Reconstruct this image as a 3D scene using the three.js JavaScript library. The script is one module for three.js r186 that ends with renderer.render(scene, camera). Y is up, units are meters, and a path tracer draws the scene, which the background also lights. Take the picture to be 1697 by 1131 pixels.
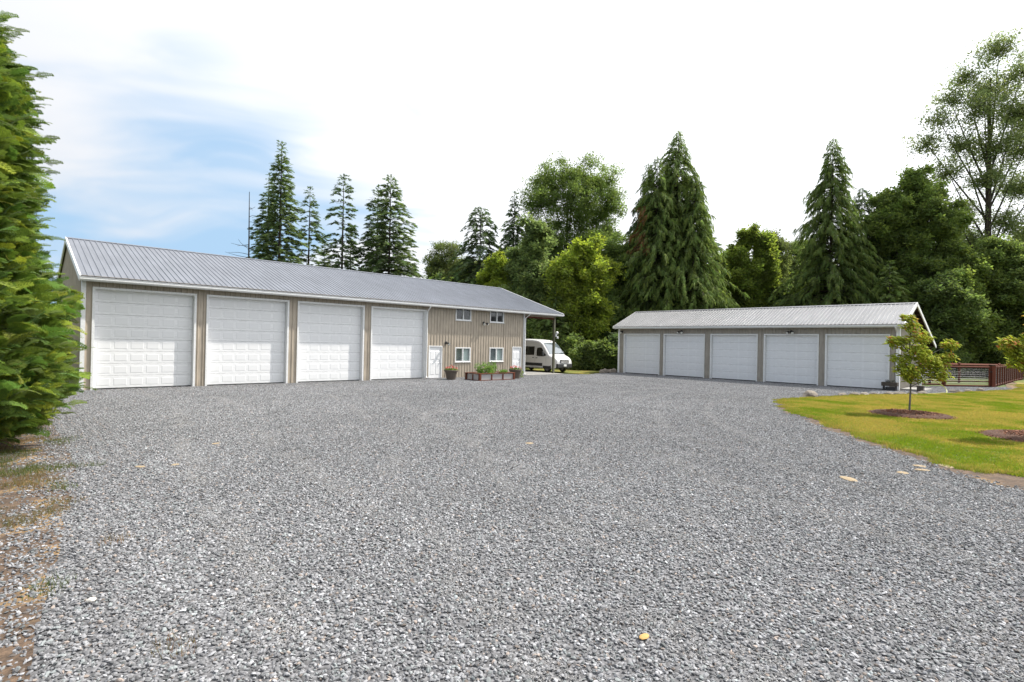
import * as THREE from 'three';
import { mergeGeometries, mergeVertices } from 'three/addons/utils/BufferGeometryUtils.js';
import { RoundedBoxGeometry } from 'three/addons/geometries/RoundedBoxGeometry.js';

// ------------------------------------------------------------------ camera, sky, sun, exposure
const scene = new THREE.Scene();
const rad = d => d * Math.PI / 180;
const YAW = rad(46.56), ROLL = rad(1.22), PITCH = rad(0.273), EYE = new THREE.Vector3(0, 2.3, 0), FPX = 893.9;
const F0 = new THREE.Vector3(Math.cos(YAW), 0, -Math.sin(YAW)), R0 = new THREE.Vector3(Math.sin(YAW), 0, Math.cos(YAW)), U0 = new THREE.Vector3(0, 1, 0);
const CF = F0.clone().multiplyScalar(Math.cos(PITCH)).addScaledVector(U0, Math.sin(PITCH));
const U2 = U0.clone().multiplyScalar(Math.cos(PITCH)).addScaledVector(F0, -Math.sin(PITCH));
const CR = R0.clone().multiplyScalar(Math.cos(ROLL)).addScaledVector(U2, Math.sin(ROLL));
const CU = U2.clone().multiplyScalar(Math.cos(ROLL)).addScaledVector(R0, -Math.sin(ROLL));
const camera = new THREE.PerspectiveCamera(2 * Math.atan(565.5 / FPX) * 180 / Math.PI, 1024 / 682, 0.1, 2000);
camera.position.copy(EYE); camera.up.copy(CU); camera.lookAt(EYE.clone().add(CF)); camera.updateMatrixWorld();
// a place in the yard from the survey of the photograph: column, row and distance in metres along the view
const at = (px, py, d) => EYE.clone().addScaledVector(CF, d).addScaledVector(CR, d * (px - 848.5) / FPX).addScaledVector(CU, -d * (py - 565.5) / FPX);

const renderer = new THREE.WebGLRenderer({ antialias: true });
renderer.setSize(1024, 682);
renderer.toneMapping = THREE.LinearToneMapping;
renderer.toneMappingExposure = 1.9;
renderer.shadowMap.enabled = true; renderer.shadowMap.type = THREE.PCFSoftShadowMap;

function mulberry(a) { return () => { a |= 0; a = a + 0x6D2B79F5 | 0; let t = Math.imul(a ^ a >>> 15, 1 | a); t = t + Math.imul(t ^ t >>> 7, 61 | t) ^ t; return ((t ^ t >>> 14) >>> 0) / 4294967296; }; }
let rnd = mulberry(7);
const rr = (a, b) => a + (b - a) * rnd(), pick = a => a[Math.floor(rnd() * a.length)];
const clamp = (x, a = 0, b = 1) => Math.min(b, Math.max(a, x)), sstep = (a, b, x) => { const t = clamp((x - a) / (b - a)); return t * t * (3 - 2 * t); };
const lerp = (a, b, t) => a + (b - a) * t;
function hash2(x, y, s = 0) { let h = Math.imul(x, 374761393) + Math.imul(y, 668265263) + Math.imul(s, 1274126177); h = Math.imul(h ^ h >>> 13, 1274126177); return ((h ^ h >>> 16) >>> 0) / 4294967296; }
function vnoise(x, y, per = 0, s = 0) {
  const xi = Math.floor(x), yi = Math.floor(y), fx = x - xi, fy = y - yi, u = fx * fx * (3 - 2 * fx), v = fy * fy * (3 - 2 * fy);
  const w = n => per ? ((n % per) + per) % per : n;
  const a = hash2(w(xi), w(yi), s), b = hash2(w(xi + 1), w(yi), s), c = hash2(w(xi), w(yi + 1), s), d = hash2(w(xi + 1), w(yi + 1), s);
  return a + (b - a) * u + (c - a) * v + (a - b - c + d) * u * v;
}
function fbm(x, y, oct = 5, per = 0, s = 0) { let v = 0, a = 0.5, t = 0; for (let i = 0; i < oct; i++) { v += a * vnoise(x, y, per, s + i); t += a; a *= 0.5; x *= 2; y *= 2; per *= 2; } return v / t; }

const SUN = new THREE.Vector3(0.769, 1, 0.289).normalize();
{ // high thin cloud over pale blue, whitest towards the sun
  const w = 2048, h = 1024, data = new Float32Array(w * h * 4);
  for (let j = 0; j < h; j++) {
    const el = ((j + 0.5) / h - 0.5) * Math.PI, y = Math.sin(el), ce = Math.cos(el);
    for (let i = 0; i < w; i++) {
      const az = ((i + 0.5) / w - 0.5) * 2 * Math.PI, x = Math.cos(az) * ce, z = Math.sin(az) * ce, yy = Math.max(y, 0.0);
      const k = 1 / (yy + 0.22), qx = x * k, qz = z * k;
      const s = x * SUN.x + y * SUN.y + z * SUN.z;
      const a = (qx * 0.86 + qz * 0.5), b = (-qx * 0.5 + qz * 0.86);
      const wx = fbm(a * 1.1 + 9, b * 1.1, 3, 0, 40) - 0.5, wy = fbm(a * 1.1, b * 1.1 + 5, 3, 0, 50) - 0.5;
      const n = fbm(a * 0.9 + 8.8 + wx * 1.5, b * 2.3 + 21.3 + wy * 1.5, 7, 0, 3);
      const soft = fbm(a * 0.5 + 20, b * 0.7 + 4, 4, 0, 17);
      let d = sstep(0.39, 0.68, n + 0.26 * (soft - 0.5) + 0.34 * sstep(0.12, 0.6, s));
      d = 0.16 + 0.84 * d;
      const up = sstep(0, 0.9, yy), blue = [lerp(0.205, 0.14, up), lerp(0.345, 0.27, up), lerp(0.495, 0.46, up)];
      const glow = 0.30 * sstep(-0.1, 0.8, s) + 0.9 * Math.pow(Math.max(s, 0), 7), cl = 0.475 + 0.06 * (n - 0.5) + glow;
      const o = (j * w + i) * 4;
      data[o] = lerp(blue[0], cl * 0.968, d); data[o + 1] = lerp(blue[1], cl * 0.99, d); data[o + 2] = lerp(blue[2], cl * 1.035, d); data[o + 3] = 1;
    }
  }
  const sky = new THREE.DataTexture(data, w, h, THREE.RGBAFormat, THREE.FloatType);
  sky.mapping = THREE.EquirectangularReflectionMapping; sky.magFilter = sky.minFilter = THREE.LinearFilter; sky.wrapS = THREE.RepeatWrapping; sky.needsUpdate = true;
  scene.background = sky; scene.environment = sky;
}
const sun = new THREE.DirectionalLight(new THREE.Color(1, 0.955, 0.88), 3.8);
sun.position.copy(SUN).multiplyScalar(120).add(new THREE.Vector3(25, 0, -15)); sun.target.position.set(25, 0, -15);
sun.castShadow = true; sun.shadow.mapSize.set(4096, 4096); sun.shadow.radius = 2;
Object.assign(sun.shadow.camera, { left: -70, right: 70, top: 70, bottom: -70, near: 1, far: 300 });
scene.add(sun, sun.target);

// ------------------------------------------------------------------ helpers
{ // mirrored placements keep their faces turned outwards
  const plain = THREE.BufferGeometry.prototype.applyMatrix4;
  THREE.BufferGeometry.prototype.applyMatrix4 = function (m) {
    plain.call(this, m);
    if (m.determinant() < 0) {
      if (this.index) { const a = this.index.array; for (let i = 0; i < a.length; i += 3) { const t = a[i]; a[i] = a[i + 1]; a[i + 1] = t; } }
      else for (const k of Object.keys(this.attributes)) { const t = this.attributes[k], n = t.itemSize, a = t.array; for (let i = 0; i < t.count; i += 3) for (let j = 0; j < n; j++) { const q = a[i * n + j]; a[i * n + j] = a[(i + 1) * n + j]; a[(i + 1) * n + j] = q; } }
    }
    return this;
  };
}
const numbers = {};
function numbered(n) { const k = numbers[n] = (numbers[n] ?? -1) + 1; return k ? `${n}_${String(k).padStart(3, '0')}` : n; }
function tag(o, label, category, group, kind) { Object.assign(o.userData, { label, category }); if (group) o.userData.group = group; if (kind) o.userData.kind = kind; return o; }
function thing(name, label, category, pos = [0, 0, 0], turn = 0, group) { const g = new THREE.Group(); g.name = numbered(name); g.position.set(...pos); g.rotation.y = turn; scene.add(g); return tag(g, label, category, group); }
function part(name, geo, m, parent, pos) { const o = new THREE.Mesh(geo, m); o.name = name; o.castShadow = o.receiveShadow = true; if (pos) o.position.set(...pos); parent.add(o); return o; }
function solo(name, geo, m, label, category, pos, group) { const o = part(numbered(name), geo, m, scene, pos); return tag(o, label, category, group); }
function structure(name, geo, m, label, category) { const o = part(numbered(name), geo, m, scene); tag(o, label, category, null, 'structure'); return o; }
function copies(name, geo, m, list, parent, colors) { // list of Matrix4
  const o = new THREE.InstancedMesh(geo, m, list.length); o.name = name; o.castShadow = o.receiveShadow = true;
  list.forEach((q, i) => o.setMatrixAt(i, q)); if (colors) colors.forEach((c, i) => o.setColorAt(i, c));
  o.userData.kind = 'stuff'; parent.add(o); return o;
}
function box(w, h, d, x = 0, y = 0, z = 0) { // centred in x,z; y is the bottom; uv in metres
  const g = new THREE.BoxGeometry(w, h, d), p = g.attributes.position, n = g.attributes.normal, uv = g.attributes.uv;
  for (let i = 0; i < p.count; i++) { const X = p.getX(i), Y = p.getY(i), Z = p.getZ(i); if (Math.abs(n.getX(i)) > .5) uv.setXY(i, Z, Y); else if (Math.abs(n.getY(i)) > .5) uv.setXY(i, X, Z); else uv.setXY(i, X, Y); }
  return g.translate(x, y + h / 2, z);
}
const bxx = (x0, x1, y0, y1, z0, z1) => box(x1 - x0, y1 - y0, z1 - z0, (x0 + x1) / 2, y0, (z0 + z1) / 2);
const merge = l => mergeGeometries(l.map(g => { const q = g.index ? g.toNonIndexed() : g.clone(); for (const k of Object.keys(q.attributes)) if (!['position', 'normal', 'uv'].includes(k)) q.deleteAttribute(k); if (!q.attributes.uv) q.setAttribute('uv', new THREE.BufferAttribute(new Float32Array(q.attributes.position.count * 2), 2)); return q; }));
function bar(a, b, w, d = w) { const v = new THREE.Vector3().subVectors(b, a), g = new THREE.BoxGeometry(w, v.length(), d); return g.applyQuaternion(new THREE.Quaternion().setFromUnitVectors(U0, v.clone().normalize())).translate((a.x + b.x) / 2, (a.y + b.y) / 2, (a.z + b.z) / 2); }
const V = (x, y, z) => new THREE.Vector3(x, y, z);
function limb(pts, r0, r1, sides = 6, seg = pts.length * 2) { // tapered bent branch
  const c = new THREE.CatmullRomCurve3(pts), pos = [], idx = [], uv = [], fr = c.computeFrenetFrames(seg);
  for (let i = 0; i <= seg; i++) { const t = i / seg, p = c.getPoint(t), r = lerp(r0, r1, t); for (let j = 0; j <= sides; j++) { const a = j / sides * 2 * Math.PI; const q = p.clone().addScaledVector(fr.normals[i], Math.cos(a) * r).addScaledVector(fr.binormals[i], Math.sin(a) * r); pos.push(q.x, q.y, q.z); uv.push(j / sides, t * c.getLength()); } }
  for (let i = 0; i < seg; i++) for (let j = 0; j < sides; j++) { const a = i * (sides + 1) + j, b = a + sides + 1; idx.push(a, a + 1, b, b, a + 1, b + 1); }
  const g = new THREE.BufferGeometry(); g.setAttribute('position', new THREE.Float32BufferAttribute(pos, 3)); g.setAttribute('uv', new THREE.Float32BufferAttribute(uv, 2)); g.setIndex(idx); g.computeVertexNormals(); return g;
}
function tris(list, cols) { // list of flat triangles
  const g = new THREE.BufferGeometry(); g.setAttribute('position', new THREE.Float32BufferAttribute(list.flatMap(v => [v.x, v.y, v.z]), 3)); g.setAttribute('uv', new THREE.BufferAttribute(new Float32Array(list.length * 2), 2)); if (cols) g.setAttribute('color', new THREE.Float32BufferAttribute(cols, 3)); g.computeVertexNormals(); return g;
}
const sRGB = (r, g, b) => new THREE.Color().setRGB(r / 255, g / 255, b / 255, THREE.SRGBColorSpace);
const lin = (r, g, b) => new THREE.Color().setRGB(r, g, b);
function tex(n, fn, srgb = true) { // fn(u, v, i, j) gives 0..255 rgb
  const d = new Uint8Array(n * n * 4); for (let j = 0; j < n; j++) for (let i = 0; i < n; i++) { const c = fn(i / n, j / n, i, j), o = (j * n + i) * 4; d[o] = clamp(c[0], 0, 255); d[o + 1] = clamp(c[1], 0, 255); d[o + 2] = clamp(c[2], 0, 255); d[o + 3] = 255; }
  const t = new THREE.DataTexture(d, n, n); t.wrapS = t.wrapT = THREE.RepeatWrapping; t.magFilter = THREE.LinearFilter; t.minFilter = THREE.LinearMipmapLinearFilter; t.generateMipmaps = true; if (srgb) t.colorSpace = THREE.SRGBColorSpace; t.needsUpdate = true; return t;
}
const rep = (t, x, y = x) => { const c = t.clone(); c.repeat.set(x, y); c.needsUpdate = true; return c; };
const grey = v => [v, v, v];

// ------------------------------------------------------------------ materials
const T = {
  fine: tex(512, (u, v) => grey(226 + 29 * fbm(u * 64, v * 64, 3, 64, 1)), true),
  streak: tex(512, (u, v) => grey(196 + 42 * fbm(u * 48, v * 6, 4, 0, 5) * 1 + 20 * fbm(u * 8, v * 8, 4, 8, 9))),
  bumpy: tex(512, (u, v) => grey(255 * fbm(u * 24, v * 24, 5, 24, 2)), false),
  wood: tex(512, (u, v) => { const n = fbm(u * 40, v * 3, 4, 0, 11), m = fbm(u * 6, v * 6, 3, 6, 12); return grey(150 + 80 * n + 40 * (m - .5)); }),
  bark: tex(512, (u, v) => { const n = fbm(u * 16, v * 5, 5, 0, 21); return grey(90 + 190 * (n - .15)); }),
};
const mat = (color, o = {}) => new THREE.MeshStandardMaterial({ color, roughness: 0.8, ...o });
const M = {
  siding: mat(sRGB(184, 171, 153), { roughness: 0.55, map: rep(T.streak, .35, .35) }),
  sidingB: mat(sRGB(170, 162, 150), { roughness: 0.55, map: rep(T.streak, .35, .35) }),
  core: mat(lin(.3, .28, .25)),
  white: mat(lin(.82, .82, .81), { roughness: 0.45, map: rep(T.fine, .6) }),
  door: mat(lin(.86, .86, .86), { roughness: 0.42, map: rep(T.fine, .5) }),
  doorB: mat(lin(.86, .865, .875), { roughness: 0.42, map: rep(T.fine, .5) }),
  roof: mat(lin(.235, .248, .28), { roughness: 0.42, metalness: 0.35, map: rep(T.streak, .21, .13) }),
  roofB: mat(lin(.25, .25, .255), { roughness: 0.42, metalness: 0.35, map: rep(T.streak, .21, .13) }),
  zinc: mat(lin(.36, .37, .39), { roughness: 0.4, metalness: 0.6, map: rep(T.streak, .5) }),
  redwood: mat(lin(.21, .05, .02), { roughness: 0.95, map: rep(T.wood, .8, .8) }),
  greywood: mat(lin(.13, .105, .08), { roughness: 0.85, map: rep(T.wood, .8, .8) }),
  postwood: mat(lin(.2, .2, .13), { roughness: 0.85, map: rep(T.wood, .8, .8) }),
  joist: mat(lin(.09, .04, .022), { roughness: 0.85, map: rep(T.wood, .8, .8) }),
  dark: mat(lin(.02, .02, .021), { roughness: 0.5 }),
  black: mat(lin(.012, .012, .013), { roughness: 0.35 }),
  steel: mat(lin(.55, .55, .55), { metalness: 0.9, roughness: 0.3 }),
  wire: mat(lin(.22, .22, .22), { metalness: 0.5, roughness: 0.5 }),
  glass: new THREE.MeshPhysicalMaterial({ color: lin(.92, .95, .95), roughness: 0.03, transmission: 1, thickness: 0, ior: 1.5 }),
  blind: mat(lin(.62, .66, .62), { roughness: 0.9 }),
  concrete: mat(lin(.30, .29, .27), { roughness: 0.9, map: rep(T.fine, .7), bumpMap: rep(T.bumpy, 1), bumpScale: .004 }),
  clay: mat(lin(.12, .095, .075), { roughness: 0.85, map: rep(T.fine, 1.4) }),
  bark: mat(lin(.16, .125, .09), { roughness: 0.95, map: rep(T.bark, 1, .5), bumpMap: rep(T.bark, 1, .5), bumpScale: .03 }),
  paleBark: mat(lin(.27, .25, .20), { roughness: 0.95, map: rep(T.bark, 1, .5) }),
  rock: mat(lin(.24, .205, .165), { roughness: 0.95, map: rep(T.fine, 3), bumpMap: rep(T.bumpy, 3), bumpScale: .02 }),
  sandstone: mat(lin(.34, .26, .16), { roughness: 0.95, map: rep(T.fine, 3), bumpMap: rep(T.bumpy, 3), bumpScale: .01 }),
  hose: mat(lin(.34, .36, .05), { roughness: 0.4 }),
};
const leafy = (o = {}) => new THREE.MeshPhysicalMaterial({ color: 0xffffff, roughness: 1, specularIntensity: 0.3, transmission: 0.6, thickness: 0, side: THREE.DoubleSide, ...o });
M.panel = mat(lin(.52, .49, .47), { roughness: .5, map: rep(T.streak, .5) }); M.leaf = leafy(); M.leafV = leafy({ vertexColors: true }); M.needle = leafy({ transmission: 0.5 });

// ------------------------------------------------------------------ ground
const shapeOf = pts => { const s = new THREE.Shape(); pts.forEach(([x, z], i) => i ? s.lineTo(x, -z) : s.moveTo(x, -z)); return s; };
function sheet(pts, y, thick = 0) { let g = thick ? new THREE.ExtrudeGeometry(shapeOf(pts), { depth: thick, bevelEnabled: false }) : new THREE.ShapeGeometry(shapeOf(pts)); return g.rotateX(-Math.PI / 2).translate(0, y - thick, 0); }
function inside(pts, x, z) { let c = false; for (let i = 0, j = pts.length - 1; i < pts.length; j = i++) { const [xi, zi] = pts[i], [xj, zj] = pts[j]; if ((zi > z) !== (zj > z) && x < (xj - xi) * (z - zi) / (zj - zi) + xi) c = !c; } return c; }
function edgeDist(pts, x, z) { let m = 1e9; for (let i = 0, j = pts.length - 1; i < pts.length; j = i++) { const [ax, az] = pts[j], [bx, bz] = pts[i], dx = bx - ax, dz = bz - az, t = clamp(((x - ax) * dx + (z - az) * dz) / (dx * dx + dz * dz)); m = Math.min(m, Math.hypot(x - ax - t * dx, z - az - t * dz)); } return m; }
function smooth(pts, n = 6, wob = 0) { const c = new THREE.CatmullRomCurve3(pts.map(p => V(p[0], 0, p[1])), true, 'centripetal'); return c.getPoints(pts.length * n).slice(0, -1).map(p => [p.x + wob * (fbm(p.x * 2.1, p.z * 2.1, 3) - .5), p.z + wob * (fbm(p.x * 2.1 + 7, p.z * 2.1, 3) - .5)]); }
const LAWN = smooth([[28, -8.75], [26.3, -9.1], [24.6, -8.75], [23.3, -8.15], [21.55, -7.25], [19.5, -5.85], [16.9, -4.15], [15.75, -3.1], [14.5, -2.2], [13.95, -1.5], [14.3, -.7], [15.4, 1.6], [18, 5], [23, 9], [40, 12], [66, 9], [66, -2.9], [55, -3.2], [47.1, -2.6], [41.75, -4.25], [37.2, -5.25], [34.6, -6.4], [33, -7.3], [30.6, -8.1]], 14, .7);
const SOIL = smooth([[27.2, -9.4], [24.7, -9.15], [22, -8.15], [19.6, -6.6], [16.2, -4.2], [14.6, -2.75], [13.45, -1.9], [12.55, -.65], [13, 1.5], [16, 6], [22, 10], [40, 12.6], [66, 9.6], [66, -3.3], [47, -3.4], [41.5, -4.95], [37.3, -5.8], [34.6, -6.75], [31, -8.5]], 8, .5);
const groundTex = tex(1024, (u, v) => { const n = fbm(u * 30, v * 30, 5, 30, 4), m = fbm(u * 6, v * 6, 4, 6, 8), f = fbm(u * 200, v * 200, 2, 200, 6); return [52 + 34 * n + 24 * m * f, 62 + 34 * n + 20 * f - 10 * m, 24 + 18 * n]; });
structure('ground', new THREE.PlaneGeometry(900, 900).rotateX(-Math.PI / 2).translate(30, -.03, -30), mat(0xffffff, { roughness: 1, map: rep(groundTex, 60) }), 'grassy forest floor beyond the gravel yard', 'ground');
const gravelTex = tex(1024, (u, v) => { const f = vnoise(u * 160, v * 160, 160, 3), g = vnoise(u * 80, v * 80, 80, 5), m = fbm(u * 6, v * 6, 4, 6, 8); const k = 58 + 50 * f * f + 44 * g + 20 * (m - .5); return [k, k * .995, k * 1.01]; });
const YARD = [[-6, 14], [34, 14], [60, 6], [60, -2], [49.9, -3.9], [46.4, -6.9], [45, -7], [45, -27.8], [38.4, -27.8], [36.3, -27.5], [33.5, -26.4], [32.4, -27.4], [32, -28.3], [27.8, -28.2], [2.3, -28.2], [1.7, -25], [.9, -21], [-2, -20], [-5, -14], [-5, 6]];
structure('gravel_yard', sheet(YARD, 0), mat(0xffffff, { roughness: 1, map: rep(gravelTex, .35) }), 'grey crushed gravel yard between the two garages', 'gravel yard');
const soilTex = tex(1024, (u, v) => { const n = fbm(u * 24, v * 24, 6, 24, 31), m = fbm(u * 5, v * 5, 4, 5, 33), f = vnoise(u * 170, v * 170, 170, 35); const k = .55 + .6 * n + .25 * (f - .5); const dry = sstep(.5, .68, m); return [lerp(94, 138, dry) * k, lerp(76, 112, dry) * k, lerp(60, 78, dry) * k]; });
structure('soil_border', sheet(SOIL, .008, .03), mat(0xffffff, { roughness: 1, map: rep(soilTex, .25), bumpMap: rep(T.bumpy, .6), bumpScale: .03 }), 'bare brown soil strip between gravel and lawn', 'soil');
const VERGE = smooth([[.45, -21], [.9, -18], [1.05, -15], [.95, -12.5], [.75, -10], [.5, -8], [.32, -6.3], [.15, -4.6], [0, -2], [-4, -2], [-6, -12], [-5, -21]], 6, .25);
structure('dirt_verge', sheet(VERGE, .008, .03), mat(0xffffff, { roughness: 1, map: rep(soilTex, .45), bumpMap: rep(T.bumpy, .8), bumpScale: .02 }), 'dusty brown verge with dry weeds under the cypress hedge', 'verge');
const lawnTex = tex(1024, (u, v) => { const n = fbm(u * 40, v * 40, 5, 40, 61), m = fbm(u * 5, v * 5, 5, 5, 63), f = vnoise(u * 240, v * 240, 240, 65), q = sstep(.42, .62, m); const k = .55 + .5 * n + .2 * f; return [lerp(98, 140, q) * k, lerp(104, 122, q) * k, lerp(22, 46, q) * k]; });
structure('lawn', sheet(LAWN, .03, .05), mat(0xffffff, { roughness: 1, map: rep(lawnTex, .11) }), 'sun-dried yellow green lawn beside the gravel yard', 'lawn');
structure('grass_strip', sheet(smooth([[33.6, -27.6], [36.2, -28], [38.4, -28.6], [45, -32], [42, -38], [35, -36], [33.2, -30]], 5, .3), .02, .04), mat(0xffffff, { roughness: 1, map: rep(lawnTex, .2) }), 'bright mown grass between the carport and the forest', 'grass');
const pave = thing('concrete_apron', 'pale concrete apron under the carport roof', 'concrete slab', [29.7, 0, -35]); pave.userData.kind = 'structure';
for (let i = 0; i < 4; i++) part('slab', new RoundedBoxGeometry(4.05, .1, 3.55, 2, .015), M.concrete, pave, [0, .0, 5.6 - i * 3.57]);
const pad = structure('concrete_step', new RoundedBoxGeometry(2.1, .14, 1.15, 2, .02).translate(40, .05, -6.78), M.concrete, 'low concrete step at the end wall of the five-door garage', 'concrete step');

// crushed stone: square-metre tiles of separate stones
function stoneTile(side, count, r0, r1, seed, tone) {
  rnd = mulberry(seed); const pos = [], col = [], ico = new THREE.IcosahedronGeometry(1, 0).attributes.position, uniq = new Map();
  for (let k = 0; k < count; k++) {
    const r = rr(r0, r1), sx = rr(.8, 1.6), sy = rr(.34, .75), sz = rr(.65, 1.1), e = new THREE.Euler(rr(-.6, .6), rr(0, 6.3), rr(-.6, .6)), cx = rr(-.5, .5) * side, cz = rr(-.5, .5) * side, cy = rr(-.1, .75) * r;
    uniq.clear(); const c = tone();
    for (let i = 0; i < ico.count; i++) {
      const v = V(ico.getX(i), ico.getY(i), ico.getZ(i)), key = v.x.toFixed(2) + v.y.toFixed(2) + v.z.toFixed(2);
      if (!uniq.has(key)) uniq.set(key, rr(.72, 1.2)); v.multiplyScalar(uniq.get(key) * r); v.x *= sx; v.y *= sy; v.z *= sz; v.applyEuler(e);
      pos.push(v.x + cx, v.y + cy, v.z + cz); col.push(...c);
    }
  }
  const g = new THREE.BufferGeometry(); g.setAttribute('position', new THREE.Float32BufferAttribute(pos, 3)); g.setAttribute('color', new THREE.Float32BufferAttribute(col, 3)); g.computeVertexNormals(); return g;
}
const greyStone = () => { const q = rnd(), k = q < .045 ? rr(.30, .42) : q < .42 ? rr(.185, .275) : rr(.078, .185), w = rnd(); return w < .06 ? [k * 1.1, k * .92, k * .8] : w < .2 ? [k * .93, k * 1.0, k * 1.0] : [k, k, k * 1.03]; };
const stoneMat = mat(0xffffff, { roughness: 0.85, vertexColors: true });
{
  const big = [0, 1, 2, 3, 4, 5].map(i => stoneTile(1.03, 2100, .0075, .0195, 100 + i, greyStone)), small = [0, 1, 2, 3].map(i => stoneTile(.27, 145, .0075, .0195, 200 + i, greyStone)), thin = [0, 1, 2, 3].map(i => stoneTile(.34, [160, 95, 46, 14][i], .0075, .02, 220 + i, greyStone));
  rnd = mulberry(5); const lc = big.map(() => []), dust = (x, z) => { const k = .84 + .32 * fbm(x * .16 + 4, z * .16, 3, 0, 55) + .16 * (fbm((x + z) * .12, (x - z) * .55, 3, 0, 57) - .5); return lin(k, k, k); }; const lb = big.map(() => []), ls = small.map(() => []), lt = thin.map(() => []), v = new THREE.Vector3();
  const seen = (x, z) => { v.set(x, 0, z).sub(EYE); const d = v.dot(CF); return d > 2.2 && Math.abs(v.dot(CR) / d) < 1.3 + 3 / d; };
  const q4 = new THREE.Matrix4(), turn = () => new THREE.Matrix4().makeRotationY(Math.floor(rnd() * 4) * Math.PI / 2);
  for (let x = -1; x < 50; x++) for (let z = -29; z < 9; z++) {
    const cx = x + .5, cz = z + .5; if (!seen(cx, cz)) continue;
    const clear = inside(YARD, cx, cz) && edgeDist(YARD, cx, cz) > .8 && !(inside(SOIL, cx, cz)) && edgeDist(SOIL, cx, cz) > .75 && !inside(VERGE, cx, cz) && edgeDist(VERGE, cx, cz) > .95 && !(cx > 38 && cz < -6.8);
    if (clear) { const i = Math.floor(rnd() * 6); lb[i].push(turn().setPosition(cx, 0, cz)); lc[i].push(dust(cx, cz)); continue; }
    for (let a = 0; a < 4; a++) for (let b = 0; b < 4; b++) {
      const mx = x + .125 + a * .25, mz = z + .125 + b * .25; if (!inside(YARD, mx, mz) || (mx > 38.4 && mz < -7.2)) continue;
      let p = 1; const wob = .5 * fbm(mx * 1.7, mz * 1.7, 3, 0, 88); if (inside(SOIL, mx, mz)) { if (inside(LAWN, mx, mz)) continue; p = .62 - 1.6 * edgeDist(SOIL, mx, mz) - wob; } else if (edgeDist(SOIL, mx, mz) < .3) p = .8;
      if (inside(VERGE, mx, mz)) p = Math.max(.1, .75 - .62 * edgeDist(VERGE, mx, mz) - wob * .6);
      if (p >= 1) ls[Math.floor(rnd() * 4)].push(turn().setPosition(mx, 0, mz)); else if (p > 0) lt[clamp(Math.floor((1 - p) * 4 + rr(-.5, .5)), 0, 3)].push(new THREE.Matrix4().makeRotationY(rr(0, 6.3)).setPosition(mx + rr(-.07, .07), .006, mz + rr(-.07, .07)));
    }
  }
  const fine = [0, 1, 2].map(i => stoneTile(.3, 110, .003, .0075, 240 + i, () => { const k = rr(.2, .34); return [k * 1.03, k, k * .97]; })), lf = fine.map(() => []);
  const lanes = [[[6, 2], [9, -6], [15, -12], [24, -15], [35, -15]], [[4, 2], [6, -7], [9, -15], [11, -22], [12, -27]], [[3, -1], [6.5, -9], [15, -17], [26, -21], [36, -22]], [[9, 3], [14, -7], [22, -11.5], [30, -11.5], [37, -11]], [[2.5, -4], [3.5, -12], [5, -20], [5, -27]]];
  for (const ln of lanes) { const c = new THREE.CatmullRomCurve3(ln.map(p => V(p[0], 0, p[1]))), n = Math.round(c.getLength() / .13); for (let i = 0; i < n; i++) { const p = c.getPointAt(i / n), t = c.getTangentAt(i / n); for (const w of [-.85, .85]) { if (fbm(p.x * .7 + w, p.z * .7, 3, 0, 61) < .44) continue; const o = w + rr(-.16, .16), x = p.x - t.z * o, z = p.z + t.x * o; if (!inside(SOIL, x, z) && x < 38.2 && z > -27.9) lf[Math.floor(rnd() * 3)].push(new THREE.Matrix4().makeRotationY(rr(0, 6.3)).setPosition(x, rr(.009, .014), z)); } } }
  const g = thing('gravel', 'grey crushed stone covering the yard', 'gravel'); g.userData.kind = 'stuff';
  big.forEach((q, i) => lb[i].length && copies('gravel_stones', q, stoneMat, lb[i], g, lc[i])); small.forEach((q, i) => ls[i].length && copies('edge_stones', q, stoneMat, ls[i], g)); thin.forEach((q, i) => lt[i].length && copies('loose_stones', q, stoneMat, lt[i], g)); fine.forEach((q, i) => copies('fine_chippings', q, stoneMat, lf[i], g));
}
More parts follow.
